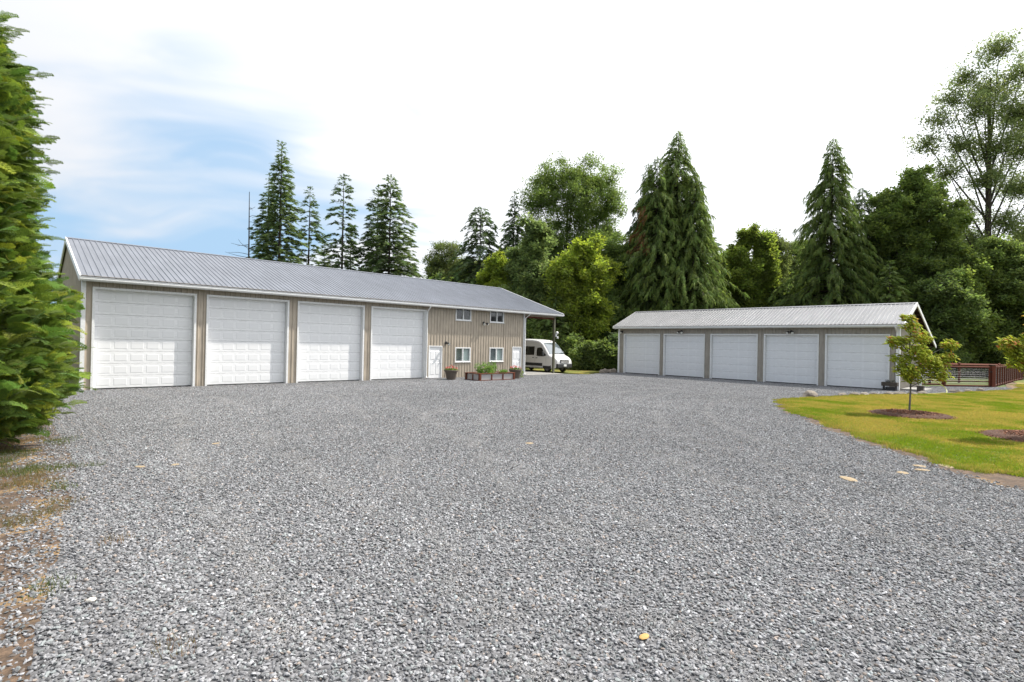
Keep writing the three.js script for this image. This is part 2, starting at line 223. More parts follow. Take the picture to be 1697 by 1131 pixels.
// grass blades
function bladeTile(side, count, h0, h1, w, seed) {
  rnd = mulberry(seed); const L = [], col = [];
  for (let i = 0; i < count; i++) { const x = rr(-.5, .5) * side, z = rr(-.5, .5) * side, a = rr(0, 6.3), h = rr(h0, h1), l = rr(.1, .7) * h, dx = Math.cos(a) * w, dz = Math.sin(a) * w, b = rr(0, 6.3); L.push(V(x - dx, 0, z - dz), V(x + dx, 0, z + dz), V(x + Math.cos(b) * l, h, z + Math.sin(b) * l)); const dry = rnd() < .3, k = rr(.75, 1.2), c = dry ? [1.25 * k, 1.0 * k, 1.1 * k] : [.85 * k, 1.0 * k, .8 * k]; for (let j = 0; j < 3; j++) col.push(...c); }
  return tris(L, col);
}
{
  const tiles = [0, 1, 2].map(i => bladeTile(.74, 900, .02, .055, .006, 300 + i)); const L = tiles.map(() => []), C = tiles.map(() => []); rnd = mulberry(31);
  for (let x = 13; x < 56; x += .5) for (let z = -9.5; z < 5; z += .5) { const cx = x + rr(.18, .32), cz = z + rr(.18, .32); if (!inside(LAWN, cx, cz) || (z > -1 && x + z * 3 > 40)) continue; if (Math.hypot(cx - 23.9, cz + 4.2) < 1.35 || Math.hypot(cx - 20.52, cz + .72) < 1.35) continue;
    const i = Math.floor(rnd() * 3), m = fbm(cx * .45, cz * .45, 4, 0, 77), m2 = fbm(cx * 1.6 + 4, cz * 1.6, 3, 0, 79), dry = sstep(.40, .56, m * .6 + m2 * .4); L[i].push(new THREE.Matrix4().makeRotationY(rr(0, 6.3)).setPosition(cx, .028, cz)); C[i].push(lin(lerp(.17, .37, dry), lerp(.235, .30, dry), lerp(.012, .06, dry))); }
  const g = thing('lawn_grass', 'short sun-dried grass blades on the lawn', 'grass'); g.userData.kind = 'stuff';
  tiles.forEach((t, i) => copies('grass_blades', t, M.leafV, L[i], g, C[i]));
  { // ragged rim of the lawn
    const rim = [0, 1].map(i => bladeTile(.2, 60, .03, .1, .005, 330 + i)), RL = rim.map(() => []), RC = rim.map(() => []);
    for (let i = 0, j = LAWN.length - 1; i < LAWN.length; j = i++) { const [ax, az] = LAWN[j], [bx, bz] = LAWN[i], n = Math.ceil(Math.hypot(bx - ax, bz - az) / .07); for (let k = 0; k < n; k++) { const t = k / n, x = lerp(ax, bx, t) + rr(-.12, .12), z = lerp(az, bz, t) + rr(-.12, .12), out = fbm(x * 1.5, z * 1.5, 3, 0, 71) > .5 ? rr(0, .35) : 0; if (x > 50 || z > 4) continue; const v = Math.floor(rnd() * 2), dry = rnd(); RL[v].push(new THREE.Matrix4().makeRotationY(rr(0, 6.3)).setPosition(x - out * .6, .008, z - out * .8)); RC[v].push(lin(lerp(.17, .36, dry), lerp(.22, .28, dry), lerp(.015, .07, dry))); } }
    rim.forEach((t, i) => copies('rim_tufts', t, M.leafV, RL[i], g, RC[i]));
  }
  // dry weeds on the verge
  const weeds = [0, 1].map(i => bladeTile(.3, 70, .03, .11, .003, 320 + i)), WL = weeds.map(() => []), WC = weeds.map(() => []);
  for (let k = 0; k < 900; k++) { const z = rr(-20, -4.2), x = rr(-1.5, 1.3); if (!inside(VERGE, x, z) && rnd() > .06) continue; if (x > 1.4 || fbm(x * 1.3, z * 1.3, 3, 0, 91) < .46) continue; const i = Math.floor(rnd() * 2), green = fbm(x * .9 + 3, z * .9, 2, 0, 93) > .53; WL[i].push(new THREE.Matrix4().makeRotationY(rr(0, 6.3)).setPosition(x, .004, z)); WC[i].push(green ? lin(.12, .15, .03) : lin(rr(.2, .3), rr(.15, .2), rr(.06, .09))); }
  const w = thing('dry_weeds', 'dry straw coloured weeds scattered along the gravel edge', 'weeds'); w.userData.kind = 'stuff';
  weeds.forEach((t, i) => copies('weed_tufts', t, M.leafV, WL[i], w, WC[i]));
}

// ------------------------------------------------------------------ ribbed metal sheets
function ribbed(x0, x1, y0, y1, pitch = .2286, rh = .019, phase = 0) { // sheet in the xy plane, ribs stand out in +z
  const pr = [[x0, 0]], b = .032, t = .016;
  for (let k = Math.floor((x0 - phase) / pitch) - 1; k * pitch + phase < x1 + pitch; k++) { const c = k * pitch + phase; for (const [d, z] of [[-b, 0], [-t, rh], [t, rh], [b, 0]]) if (c + d > x0 + .001 && c + d < x1 - .001) pr.push([c + d, z]); }
  pr.push([x1, 0]);
  const pos = [], uv = [];
  for (let i = 0; i + 1 < pr.length; i++) { const [a, za] = pr[i], [c, zc] = pr[i + 1]; for (const [x, y, z] of [[a, y0, za], [c, y0, zc], [c, y1, zc], [a, y0, za], [c, y1, zc], [a, y1, za]]) { pos.push(x, y, z); uv.push(x, y); } }
  const g = new THREE.BufferGeometry(); g.setAttribute('position', new THREE.Float32BufferAttribute(pos, 3)); g.setAttribute('uv', new THREE.Float32BufferAttribute(uv, 2)); g.computeVertexNormals(); return g;
}
function freeRects(x0, x1, y0, y1, holes) { // the wall x0..x1, y0..y1 without its openings
  const xs = [...new Set([x0, x1, ...holes.flatMap(h => [h[0], h[1]])])].filter(x => x >= x0 - 1e-6 && x <= x1 + 1e-6).sort((a, b) => a - b), out = [];
  for (let i = 0; i + 1 < xs.length; i++) { const a = xs[i], b = xs[i + 1], m = (a + b) / 2; if (b - a < .004) continue; let y = y0; for (const h of holes.filter(h => h[0] < m && h[1] > m).sort((p, q) => p[2] - q[2])) { if (h[2] > y + .01) out.push([a, b, y, h[2]]); y = Math.max(y, h[3]); } if (y1 > y + .01) out.push([a, b, y, y1]); }
  return out;
}
function sidedWall(g, x0, x1, y0, topAt, holes, toWall, m, core = true) { // toWall: Matrix4 from wall space
  const tops = typeof topAt === 'function' ? topAt : () => topAt, w = .9144; let n = 0;
  for (let x = x0; x < x1 - .01; x += w) {
    const e = Math.min(x + w, x1), gs = [];
    for (const [a, b, c, d] of freeRects(x, e, y0, Math.max(tops(x), tops(e)), holes)) { const s = ribbed(a, b, c, d, .2286, .028, x0 + .1143), p = s.attributes.position; for (let i = 0; i < p.count; i++) if (Math.abs(p.getY(i) - d) < 1e-6 && d > Math.max(tops(x), tops(e)) - 1e-6) p.setY(i, tops(p.getX(i))); gs.push(s); }
    for (const q of gs) part('siding_panel', q.applyMatrix4(toWall), m, g); n++;
  }
  if (core) { const cs = freeRects(x0, x1, y0, Math.min(tops(x0), tops(x1)), holes).map(([a, b, c, d]) => bxx(a, b, c, d, -.2, -.006)); part('wall_core', merge(cs).applyMatrix4(toWall), M.core, g); }
}
function roofSlope(g, x0, x1, len, toRoof, m, rib = .026) { const w = .9144; for (let x = x0; x < x1 - .05; x += w) part('roof_panel', ribbed(x, Math.min(x + w, x1), 0, len, .2286, rib, x0 + .03).applyMatrix4(toRoof), m, g); }
const basis = (x, y, z, o) => new THREE.Matrix4().makeBasis(x, y, z).setPosition(o);
function raisedPanel(w, h, d, bev) { // raised field with sloping margins, centre at origin, facing +z
  const W = w / 2, H = h / 2, a = [[-W, -H, 0], [W, -H, 0], [W, H, 0], [-W, H, 0]], W2 = W - bev, H2 = H - bev, b = [[-W2, -H2, d], [W2, -H2, d], [W2, H2, d], [-W2, H2, d]], L = [], v = p => V(...p);
  L.push(v(b[0]), v(b[1]), v(b[2]), v(b[0]), v(b[2]), v(b[3])); for (let i = 0; i < 4; i++) { const j = (i + 1) % 4; L.push(v(a[i]), v(a[j]), v(b[j]), v(a[i]), v(b[j]), v(b[i])); }
  return tris(L);
}
function garageDoor(g, w, h, rows, cols, recess, toWall, m, label) { // opening from x 0..w, wall face at z 0
  const d = new THREE.Group(); d.name = 'garage_door'; d.userData.label = label; d.applyMatrix4(toWall); g.add(d);
  const t = .085, sh = (h - .05) / rows, pw = (w - .16) / cols, rp = raisedPanel(pw * .8, sh * .58, .005, .016);
  part('door_trim', merge([bxx(-t, 0, 0, h + t, .001, .05), bxx(w, w + t, 0, h + t, .001, .05), bxx(0, w, h, h + t, .001, .05), bxx(-.02, .012, 0, h, -recess, 0), bxx(w - .012, w + .02, 0, h, -recess, 0), bxx(.012, w - .012, h - .012, h + .02, -recess, 0)]), M.white, d);
  part('weather_seal', bxx(.02, w - .02, .002, .05, -recess - .03, -recess + .004), M.dark, d);
  for (let r = 0; r < rows; r++) {
    const s = new RoundedBoxGeometry(w - .03, sh - .008, .05, 1, .006); part('door_section', s, m, d, [w / 2, .05 + sh * (r + .5), -recess - .025]);
    for (let c = 0; c < cols; c++) part('panel', rp, m, d, [.08 + pw * (c + .5), .05 + sh * (r + .5), -recess + .0005]);
  }
  return d;
}
function slidingWindow(g, x0, x1, y0, y1, toWall, blind) {
  const d = new THREE.Group(); d.name = 'window'; d.applyMatrix4(toWall); g.add(d); const f = .07, m = (x0 + x1) / 2;
  part('frame', merge([bxx(x0, x1, y0, y0 + f, -.08, .035), bxx(x0, x1, y1 - f, y1, -.08, .035), bxx(x0, x0 + f, y0 + f, y1 - f, -.08, .035), bxx(x1 - f, x1, y0 + f, y1 - f, -.08, .035)]), M.white, d);
  part('mullion', bxx(m - .035, m + .035, y0 + f, y1 - f, -.07, .025), M.white, d);
  part('sill', new RoundedBoxGeometry(x1 - x0 + .06, .035, .07, 2, .008).translate(m, y0 - .018, .03), M.white, d);
  part('pane', bxx(x0 + f, m - .035, y0 + f, y1 - f, -.03, -.026), M.glass, d); part('pane', bxx(m + .035, x1 - f, y0 + f, y1 - f, -.045, -.041), M.glass, d);
  if (blind) { part('blind', bxx(m - .02, x1 - .02, y0 + .02, y1 - .02, -.16, -.15), M.blind, d); part('insect_screen', bxx(x0 + .03, m, y0 + .03, y1 - .03, -.13, -.127), mat(lin(.16, .17, .17)), d); }
  return d;
}
function entryDoor(g, x0, x1, h, toWall, hinge) {
  const d = new THREE.Group(); d.name = 'entry_door'; d.applyMatrix4(toWall); g.add(d); const t = .06, w = x1 - x0, m = (x0 + x1) / 2;
  part('door_frame', merge([bxx(x0, x0 + t, 0, h, -.15, .03), bxx(x1 - t, x1, 0, h, -.15, .03), bxx(x0 + t, x1 - t, h - t, h, -.15, .03)]), M.white, d);
  part('door_leaf', bxx(x0 + t + .004, x1 - t - .004, .03, h - t - .004, -.07, -.03), M.door, d);
  part('threshold', bxx(x0, x1, 0, .028, -.15, .06), M.zinc, d);
  const rp = [raisedPanel(w * .3, .52, .012, .02), raisedPanel(w * .3, .78, .012, .02)];
  for (const s of [-1, 1]) { part('panel', rp[1], M.door, d, [m + s * w * .19, .62, -.0295]); part('panel', rp[0], M.door, d, [m + s * w * .19, 1.45, -.0295]); }
  part('deadbolt', new THREE.CylinderGeometry(.032, .032, .03, 14).rotateX(Math.PI / 2), M.steel, d, [x1 - .16, 1.13, -.012]);
  part('handle', merge([new THREE.CylinderGeometry(.03, .03, .02, 12).rotateX(Math.PI / 2), new THREE.SphereGeometry(.035, 14, 10).translate(0, 0, .045)]), M.steel, d, [x1 - .16, .98, -.015]);
}
function wallLamp(g, x, y, toWall, twin) {
  const d = new THREE.Group(); d.name = 'wall_lamp'; d.applyMatrix4(toWall.clone().multiply(new THREE.Matrix4().makeTranslation(x, y, .02))); g.add(d);
  part('base_plate', new RoundedBoxGeometry(.14, .18, .05, 2, .012).translate(0, 0, .025), M.dark, d);
  const head = s => merge([bar(V(0, 0, .04), V(s * .12, -.03, .17), .03), new THREE.CylinderGeometry(.055, .1, .17, 14, 1).rotateX(-.9).rotateY(s * .5).translate(s * .15, -.05, .23)]);
  for (const s of twin ? [-1, 1] : [.2]) { part('lamp_head', head(s), M.dark, d); part('lens', new THREE.CylinderGeometry(.085, .085, .012, 14).rotateX(-.9).rotateY(s * .5).translate(s * .15 + .02 * s, -.105, .3), mat(lin(.75, .75, .7), { roughness: .2 }), d); }
}
function gutterProfile(len) { const s = new THREE.Shape(); [[0, 0], [.075, 0], [.105, .05], [.1, .085], [.115, .12], [.1, .12], [.09, .1], [.07, .012], [.008, .012], [.008, .12], [0, .12]].forEach(([x, y], i) => i ? s.lineTo(x, y) : s.moveTo(x, y)); return new THREE.ExtrudeGeometry(s, { depth: len, bevelEnabled: false }); }
function downspout(g, top, foot, out) { // out: direction away from the wall
  const o = V(...out), t = V(...top), f = V(...foot), pts = [t.clone(), t.clone().add(V(0, -.06, 0)), f.clone().setY(t.y - .34).addScaledVector(o, .03), f.clone().setY(t.y - .46), f.clone().setY(.28), f.clone().setY(.12).addScaledVector(o, .02), f.clone().setY(.05).addScaledVector(o, .22)];
  const path = new THREE.CurvePath(); for (let i = 0; i + 1 < pts.length; i++) path.add(new THREE.LineCurve3(pts[i], pts[i + 1]));
  part('downspout', limb([pts[0], pts[1], pts[2], pts[3], pts[3].clone().setY(2), pts[4], pts[5], pts[6]], .048, .048, 8, 60), M.white, g);
}

// ------------------------------------------------------------------ the long garage with carport
{
  const g = thing('long_garage', 'long tan metal garage with four tall white doors, two storeys of windows and a carport', 'garage', [0, 0, 0]);
  const zW = -28.12, X = V(1, 0, 0), Y = V(0, 1, 0), Z = V(0, 0, 1), x0 = 2.37, x1 = 27.83, zB = -42.1;
  const front = basis(X, Y, Z, V(0, 0, zW));
  const dx = []; { let x = 2.779; for (const gap of [.585, .605, .59, 0]) { dx.push(x); x += 3.646 + gap; } }
  const wins = [[21.5, 22.8, 3.76, 4.6], [24.47, 25.78, 3.74, 4.6], [21.52, 22.81, 1.02, 1.98], [24.49, 25.79, 1.03, 2.0]];
  const holes = [...dx.map(x => [x, x + 3.646, 0, 4.2]), ...wins, [19.44, 20.49, 0, 2.06], [26.67, 27.58, 0, 2.08]];
  sidedWall(g, x0, x1, .0, 4.76, holes, front, M.siding);
  dx.forEach((x, i) => garageDoor(g, 3.646, 4.2, 8, 6, .22, front.clone().multiply(new THREE.Matrix4().makeTranslation(x, 0, 0)), M.door, 'tall white sectional garage door with six columns of raised panels'));
  wins.forEach((w, i) => slidingWindow(g, ...w, front, i > 1));
  entryDoor(g, 19.44, 20.49, 2.06, front); entryDoor(g, 26.67, 27.58, 2.08, front);
  wallLamp(g, 23.9, 3.66, front, true); wallLamp(g, 20.76, 2.26, front, false);
  // roof: eave line z -27.68, ridge z -35.1
  const eave = V(0, 4.66, -27.69), ridge = V(0, 7.15, -35.1), up = ridge.clone().sub(eave), len = up.length(); up.normalize();
  const rx0 = 2.25, rx1 = 31.68, nrm = V(0, 1, 0).sub(up.clone().multiplyScalar(up.y)).normalize();
  roofSlope(g, rx0, rx1, len, basis(X, up, nrm, V(0, eave.y, eave.z)), M.roof);
  const upB = V(0, up.y, -up.z), nB = V(0, nrm.y, -nrm.z);
  roofSlope(g, rx0, rx1, len, basis(X.clone(), upB, nB, V(0, eave.y, 2 * ridge.z - eave.z)), M.roof);
  const gable = z => ridge.y - .06 - Math.abs(z - ridge.z) * (ridge.y - eave.y) / (eave.z - ridge.z);
  for (const s of [1, -1]) { // deck under the sheets and rake boards
    const m = basis(X, s > 0 ? up : upB, s > 0 ? nrm : nB, V(0, eave.y, s > 0 ? eave.z : 2 * ridge.z - eave.z));
    part('roof_deck', bxx(rx0 + .04, rx1 - .04, .03, len - .01, -.06, -.012).applyMatrix4(m), M.greywood, g);
    for (const x of [rx0, rx1]) part('rake_trim', bxx(x - .03, x + .03, -.02, len, -.2, .032).applyMatrix4(m), M.white, g);
  }
  part('ridge_cap', merge([bxx(rx0, rx1, 0, .2, .0, .035).applyMatrix4(basis(X, up.clone().negate(), nrm, ridge.clone())), bxx(rx0, rx1, 0, .2, .0, .035).applyMatrix4(basis(X, upB.clone().negate(), nB, ridge.clone()))]), M.roof, g);
  part('fascia', bxx(rx0 + .03, rx1 - .03, 4.47, 4.645, -27.73, -27.705), M.white, g);
  part('soffit', bxx(rx0 + .05, x1 + .05, 4.69, 4.705, zW + .02, -27.735), M.siding, g);
  part('gutter', gutterProfile(rx1 - rx0 + .02).rotateY(-Math.PI / 2).translate(rx1 + .01, 4.5, -27.704), M.white, g);
  downspout(g, [19.2, 4.52, -27.65], [19.24, 0, zW + .09], [0, 0, 1]); downspout(g, [27.95, 4.52, -27.65], [27.86, 0, zW + .09], [0, 0, 1]);
  part('corner_trim', merge([bxx(x0 - .035, x0 + .11, 0, 4.75, zW + .02, zW + .05), bxx(x0 - .035, x0 - .005, 0, 4.75, zW - .12, zW + .02)]), M.white, g);
  part('corner_trim', merge([bxx(x1 - .1, x1 + .035, 0, 4.75, zW + .02, zW + .05), bxx(x1 + .005, x1 + .035, 0, 4.75, zW - .12, zW + .02)]), M.white, g);
  // other walls
  const side = basis(V(0, 0, 1), Y, V(-1, 0, 0), V(x0, 0, 0)); sidedWall(g, zB, zW, 0, gable, [], side, M.siding, false);
  const sideR = basis(V(0, 0, -1), Y, V(1, 0, 0), V(x1, 0, 0)); sidedWall(g, -zW, -zB, 0, x => gable(-x), [[30, 30.95, 0, 2.05]], sideR, M.siding, false);
  const back = basis(V(-1, 0, 0), Y, V(0, 0, -1), V(0, 0, zB)); sidedWall(g, -x1, -x0, 0, 4.76, [], back, M.siding);
  const gw = new THREE.Shape(); gw.moveTo(zW - .01, 0); gw.lineTo(zW - .01, gable(zW)); gw.lineTo(ridge.z, gable(ridge.z)); gw.lineTo(zB + .01, gable(zB)); gw.lineTo(zB + .01, 0); gw.closePath();
  for (const x of [x0 + .01, x1 - .16]) part('gable_core', new THREE.ExtrudeGeometry(gw, { depth: .15, bevelEnabled: false }).applyMatrix4(new THREE.Matrix4().makeBasis(V(0, 0, 1), V(0, 1, 0), V(1, 0, 0))).translate(x, 0, 0), M.core, g);
  part('floor', bxx(x0 + .2, x1 - .2, -.02, .012, zB + .2, zW - .25), M.concrete, g);
  part('partition', bxx(x0 + .2, x1 - .2, .02, 4.7, zW - 4.1, zW - 4), M.greywood, g);
  part('upper_floor', bxx(19.3, x1 - .2, 2.55, 2.75, zW - 4, zW - .22), M.greywood, g);
  // carport
  const px = 31.4;
  for (const z of [-28.4, -33, -37.6, -41.9]) part('post', new RoundedBoxGeometry(.16, 4.5, .16, 1, .012).translate(px, 2.25, z), M.postwood, g);
  part('beam', bxx(x1 + .04, px + .1, 4.24, 4.44, zW - .34, zW - .24), M.redwood, g); part('beam', bxx(px - .08, px + .02, 4.5, 4.66, zB, zW - .4), M.redwood, g);
  sidedWall(g, x1 + .04, px + .06, 4.36, 4.74, [], basis(X, Y, Z, V(0, 0, zW - .2)), M.siding, false);
  for (let k = 0; k < 8; k++) { const z = -29.3 - k * 1.75; part('rafter_truss', bxx(x1 + .05, px + .2, gable(z) - .22, gable(z) - .05, z - .03, z + .03), M.joist, g); }
  const lamp = new THREE.Group(); lamp.name = 'post_lamp'; lamp.position.set(px + .12, 3.05, -28.3); g.add(lamp);
  part('bracket', new RoundedBoxGeometry(.1, .3, .1, 2, .02), M.white, lamp); part('lamp_head', merge([new THREE.SphereGeometry(.12, 14, 10).translate(.06, .16, .06), new THREE.CylinderGeometry(.05, .08, .2, 12).translate(.1, -.18, .08)]), M.white, lamp);
}

// ------------------------------------------------------------------ the five-door garage
{
  const g = thing('five_door_garage', 'grey-tan metal garage with five square white doors and an open lean-to at its back', 'garage');
  const xW = 38.57, z0 = -27.37, z1 = -7.41, Y = V(0, 1, 0), xe = 44.4, dz = []; { let z = -26.75; for (const gap of [.494, .616, .587, .544, 0]) { dz.push(z); z += 3.313 + gap; } }
  const front = basis(V(0, 0, 1), Y, V(-1, 0, 0), V(xW, 0, 0));
  sidedWall(g, z0, z1, 0, 4.02, dz.map(z => [z, z + 3.313, 0, 3.26]), front, M.sidingB);
  dz.forEach(z => garageDoor(g, 3.313, 3.26, 6, 5, .16, front.clone().multiply(new THREE.Matrix4().makeTranslation(z, 0, 0)), M.doorB, 'square white sectional garage door with wide low panels'));
  wallLamp(g, -21.47, 3.52, front, true); wallLamp(g, -13.41, 3.5, front, true); wallLamp(g, -27.0, 3.52, front, false);
  const ridge = V(41.5, 5.39, 0), ef = V(38.1, 3.93, 0), er = V(48.1, 2.78, 0), rz0 = -27.62, rz1 = -7.08;
  const upF = ridge.clone().sub(ef), lf = upF.length(); upF.normalize(); const nF = V(-upF.y, upF.x, 0);
  const upR = ridge.clone().sub(er), lr = upR.length(); upR.normalize(); const nR = V(upR.y, -upR.x, 0);
  roofSlope(g, rz0, rz1, lf, basis(V(0, 0, 1), upF, nF, ef), M.roofB, .04); roofSlope(g, rz0, rz1, lr, basis(V(0, 0, 1), upR, nR, er), M.roofB, .04);
  for (const [u, n, o, l] of [[upF, nF, ef, lf], [upR, nR, er, lr]]) {
    const m = basis(V(0, 0, 1), u, n, o); part('roof_deck', bxx(rz0 + .05, rz1 - .05, .03, l - .02, -.03, -.012).applyMatrix4(m), M.joist, g);
    for (const z of [rz0, rz1]) part('rake_trim', bxx(z - .03, z + .03, -.02, l, -.17, .032).applyMatrix4(m), M.white, g);
    for (let k = 0; k * .61 < l - .3; k++) if (u === upR || k < 0) part('purlin', bxx(rz0 + .04, rz1 - .035, .2 + k * .61, .25 + k * .61, -.17, -.032).applyMatrix4(m), M.joist, g);
  }
  part('ridge_cap', merge([[upF, nF], [upR, nR]].map(([u, n]) => bxx(rz0, rz1, 0, .18, 0, .035).applyMatrix4(basis(V(0, 0, 1), u.clone().negate(), n, ridge)))), M.roofB, g);
  part('fascia', bxx(38.115, 38.14, 3.74, 3.9, rz0 + .03, rz1 - .03), M.white, g);
  part('soffit', bxx(38.145, xW - .02, 3.93, 3.945, rz0 + .05, rz1 - .05), M.siding, g);
  part('gutter', gutterProfile(rz1 - rz0 + .02).scale(-1, 1, 1).translate(38.113, 3.78, rz0 - .01), M.white, g);
  downspout(g, [38.05, 3.8, -7.5], [38.48, 0, -7.5], [-1, 0, 0]);
  for (const [a, b] of [[z0 - .035, z0 + .13], [z1 - .13, z1 + .035]]) part('corner_trim', bxx(xW - .05, xW - .02, 0, 3.98, a, b), M.white, g);
  part('corner_trim', bxx(xW - .02, xW + .13, 0, 3.98, z1 + .022, z1 + .05), M.white, g);
  const gy = x => (x < ridge.x ? lerp(ef.y, ridge.y, (x - ef.x) / (ridge.x - ef.x)) : lerp(ridge.y, er.y, (x - ridge.x) / (er.x - ridge.x))) - .1;
  sidedWall(g, xW, xe, 0, x => gy(x), [], basis(V(1, 0, 0), Y, V(0, 0, 1), V(0, 0, z1)), M.sidingB, false);
  sidedWall(g, -xe, -xW, 0, x => gy(-x), [], basis(V(-1, 0, 0), Y, V(0, 0, -1), V(0, 0, z0)), M.sidingB, false);
  sidedWall(g, -z1, -z0, 0, gy(xe) - .1, [], basis(V(0, 0, -1), Y, V(1, 0, 0), V(xe, 0, 0)), M.sidingB);
  const gw = new THREE.Shape(); gw.moveTo(xW + .21, 0); gw.lineTo(xW + .21, gy(xW + .21)); gw.lineTo(ridge.x, gy(ridge.x)); gw.lineTo(xe - .21, gy(xe - .21)); gw.lineTo(xe - .21, 0); gw.closePath();
  for (const z of [z0 + .01, z1 - .16]) part('gable_core', new THREE.ExtrudeGeometry(gw, { depth: .15, bevelEnabled: false }).translate(0, 0, z), M.core, g);
  for (const z of [-7.35, -11.2, -15.1, -19, -22.9, -27.2]) part('post', new RoundedBoxGeometry(.14, 2.62, .14, 1, .01).translate(47.8, 1.31, z), M.joist, g);
  part('beam', bxx(47.74, 47.86, 2.5, 2.7, -27.1, -7.45), M.joist, g);
  part('end_brace', bar(V(xe + .1, 2.35, -7.4), V(47.75, 2.5, -7.4), .05, .14), M.joist, g);
}

// ------------------------------------------------------------------ the van beside the carport
{
  // built nose towards +z from the front bumper (z = 0) back to z = -5.95, right flank at x = -1
  const g = thing('passenger_van', 'white high-roof passenger van with dark windows parked beside the carport', 'van', [33.16, .02, -28.78], rad(-1.5));
  const topC = new THREE.CatmullRomCurve3([[0, .98], [.1, 1.12], [.25, 1.24], [.58, 1.36], [.8, 1.44], [1.02, 1.67], [1.38, 2.08], [1.72, 2.4], [2.05, 2.56], [2.6, 2.65], [3.6, 2.69], [5.0, 2.68], [5.75, 2.62], [5.92, 2.45], [5.95, 2.1]].map(p => V(p[0], p[1], 0)), false, 'centripetal');
  const samples = topC.getPoints(240), top = s => { let i = 1; while (i < samples.length - 1 && samples[i].x < s) i++; const a = samples[i - 1], b = samples[i], t = clamp((s - a.x) / (b.x - a.x + 1e-9)); return lerp(a.y, b.y, t); };
  const bot = s => .34 + .1 * sstep(.35, 0, s) + .06 * sstep(5.5, 5.95, s);
  const half = (y, s) => { const t = clamp((y - .55) / 2.1); return (1.02 - .15 * Math.pow(Math.max(0, (y - 1.15) / 1.55), 1.25) - .03 * sstep(.6, .3, y)) * (1 - .16 * Math.pow(sstep(.75, 0, s), 1.6)) * (1 - .035 * sstep(5.6, 5.95, s)); };
  const N = 15, ring = s => { const yt = top(s), yb = bot(s), P = [], rc = Math.min(.2, (yt - yb) * .22); for (let i = 0; i <= N; i++) { const y = lerp(yb, yt - rc, i / N); P.push([half(y, s), y]); } for (let i = 1; i <= 6; i++) { const a = i / 6 * Math.PI / 2, w = half(yt - rc, s); P.push([w - rc * (1 - Math.cos(a)), yt - rc + rc * Math.sin(a)]); } for (let i = 1; i <= 4; i++) P.push([(P[N + 6][0]) * (1 - i / 4), yt + .025 * Math.sin(i / 4 * Math.PI / 2)]); return P; };
  const st = []; for (let i = 0; i <= 70; i++) { const t = i / 70; st.push(5.95 * (t < .35 ? t * .8 : .28 + (t - .35) * .72 / .65)); }
  const pos = [], idx = [], rows = st.map(s => { const h = ring(s); return [...h.map(([x, y]) => [-x, y, -s]), ...h.slice(0, -1).reverse().map(([x, y]) => [x, y, -s])]; }), m = rows[0].length;
  rows.forEach(r => r.forEach(p => pos.push(...p))); for (let i = 0; i + 1 < rows.length; i++) for (let j = 0; j + 1 < m; j++) { const a = i * m + j, b = a + m; idx.push(a, b, a + 1, b, b + 1, a + 1); }
  for (const [r, f] of [[0, 1], [rows.length - 1, -1]]) { const c = pos.length / 3; pos.push(0, .8, rows[r][0][2]); for (let j = 0; j < m; j++) { const a = r * m + j, b = r * m + (j + 1) % m; f > 0 ? idx.push(c, a, b) : idx.push(c, b, a); } }
  const body = new THREE.BufferGeometry(); body.setAttribute('position', new THREE.Float32BufferAttribute(pos, 3)); body.setIndex(idx); body.computeVertexNormals();
  const paint = new THREE.MeshPhysicalMaterial({ color: lin(.80, .79, .77), roughness: .35, clearcoat: .6, clearcoatRoughness: .1 }), tint = new THREE.MeshPhysicalMaterial({ color: lin(.008, .009, .01), roughness: .04, clearcoat: 1 }), plastic = mat(lin(.035, .036, .038), { roughness: .6 });
  part('body', body, paint, g);
  const sidePatch = (outline, lift, sgn) => { const s = new THREE.Shape(); outline.forEach(([a, b], i) => i ? s.lineTo(a, b) : s.moveTo(a, b)); const q = new THREE.ExtrudeGeometry(s, { depth: .02, bevelEnabled: false, curveSegments: 4 }), p = q.attributes.position; for (let i = 0; i < p.count; i++) { const a = p.getX(i), b = p.getY(i), o = p.getZ(i) > .01 ? lift : -.02; p.setXYZ(i, sgn * (half(b, a) + o), b, -a); } q.computeVertexNormals(); return q; };
  const rect = (s0, s1, y0, y1) => { const o = [], n = Math.max(2, Math.ceil((s1 - s0) / .12)), k = Math.max(2, Math.ceil((y1 - y0) / .12)); for (let i = 0; i < n; i++) o.push([lerp(s0, s1, i / n), y0]); for (let i = 0; i < k; i++) o.push([s1, lerp(y0, y1, i / k)]); for (let i = 0; i < n; i++) o.push([lerp(s1, s0, i / n), y1]); for (let i = 0; i < k; i++) o.push([s0, lerp(y1, y0, i / k)]); return o; };
  for (const s of [-1, 1]) {
    part('side_window', sidePatch([[1.12, 1.36], [1.4, 1.3], [2.0, 1.29], [2.2, 1.31], [2.24, 1.6], [2.2, 1.97], [1.95, 2.01], [1.72, 2.01], [1.55, 1.85], [1.32, 1.6]], .006, s), tint, g);
    part('side_window', sidePatch(rect(2.5, 4.0, 1.36, 2.08), .006, s), tint, g); part('side_window', sidePatch(rect(4.12, 5.6, 1.36, 2.08), .006, s), tint, g);
    part('sill_moulding', sidePatch(rect(1.52, 4.2, .5, .74), .02, s), plastic, g); part('sill_moulding', sidePatch(rect(5.24, 5.9, .5, .74), .02, s), plastic, g);
    part('door_handle', sidePatch(rect(2.1, 2.28, 1.12, 1.17), .03, s), plastic, g); part('door_handle', sidePatch(rect(2.5, 2.68, 1.14, 1.19), .03, s), plastic, g);
    for (const q of [1.1, 2.37, 4.05]) part('door_gap', sidePatch(rect(q, q + .012, .75, q < 2 ? 1.3 : 2.1), .002, s), M.dark, g);
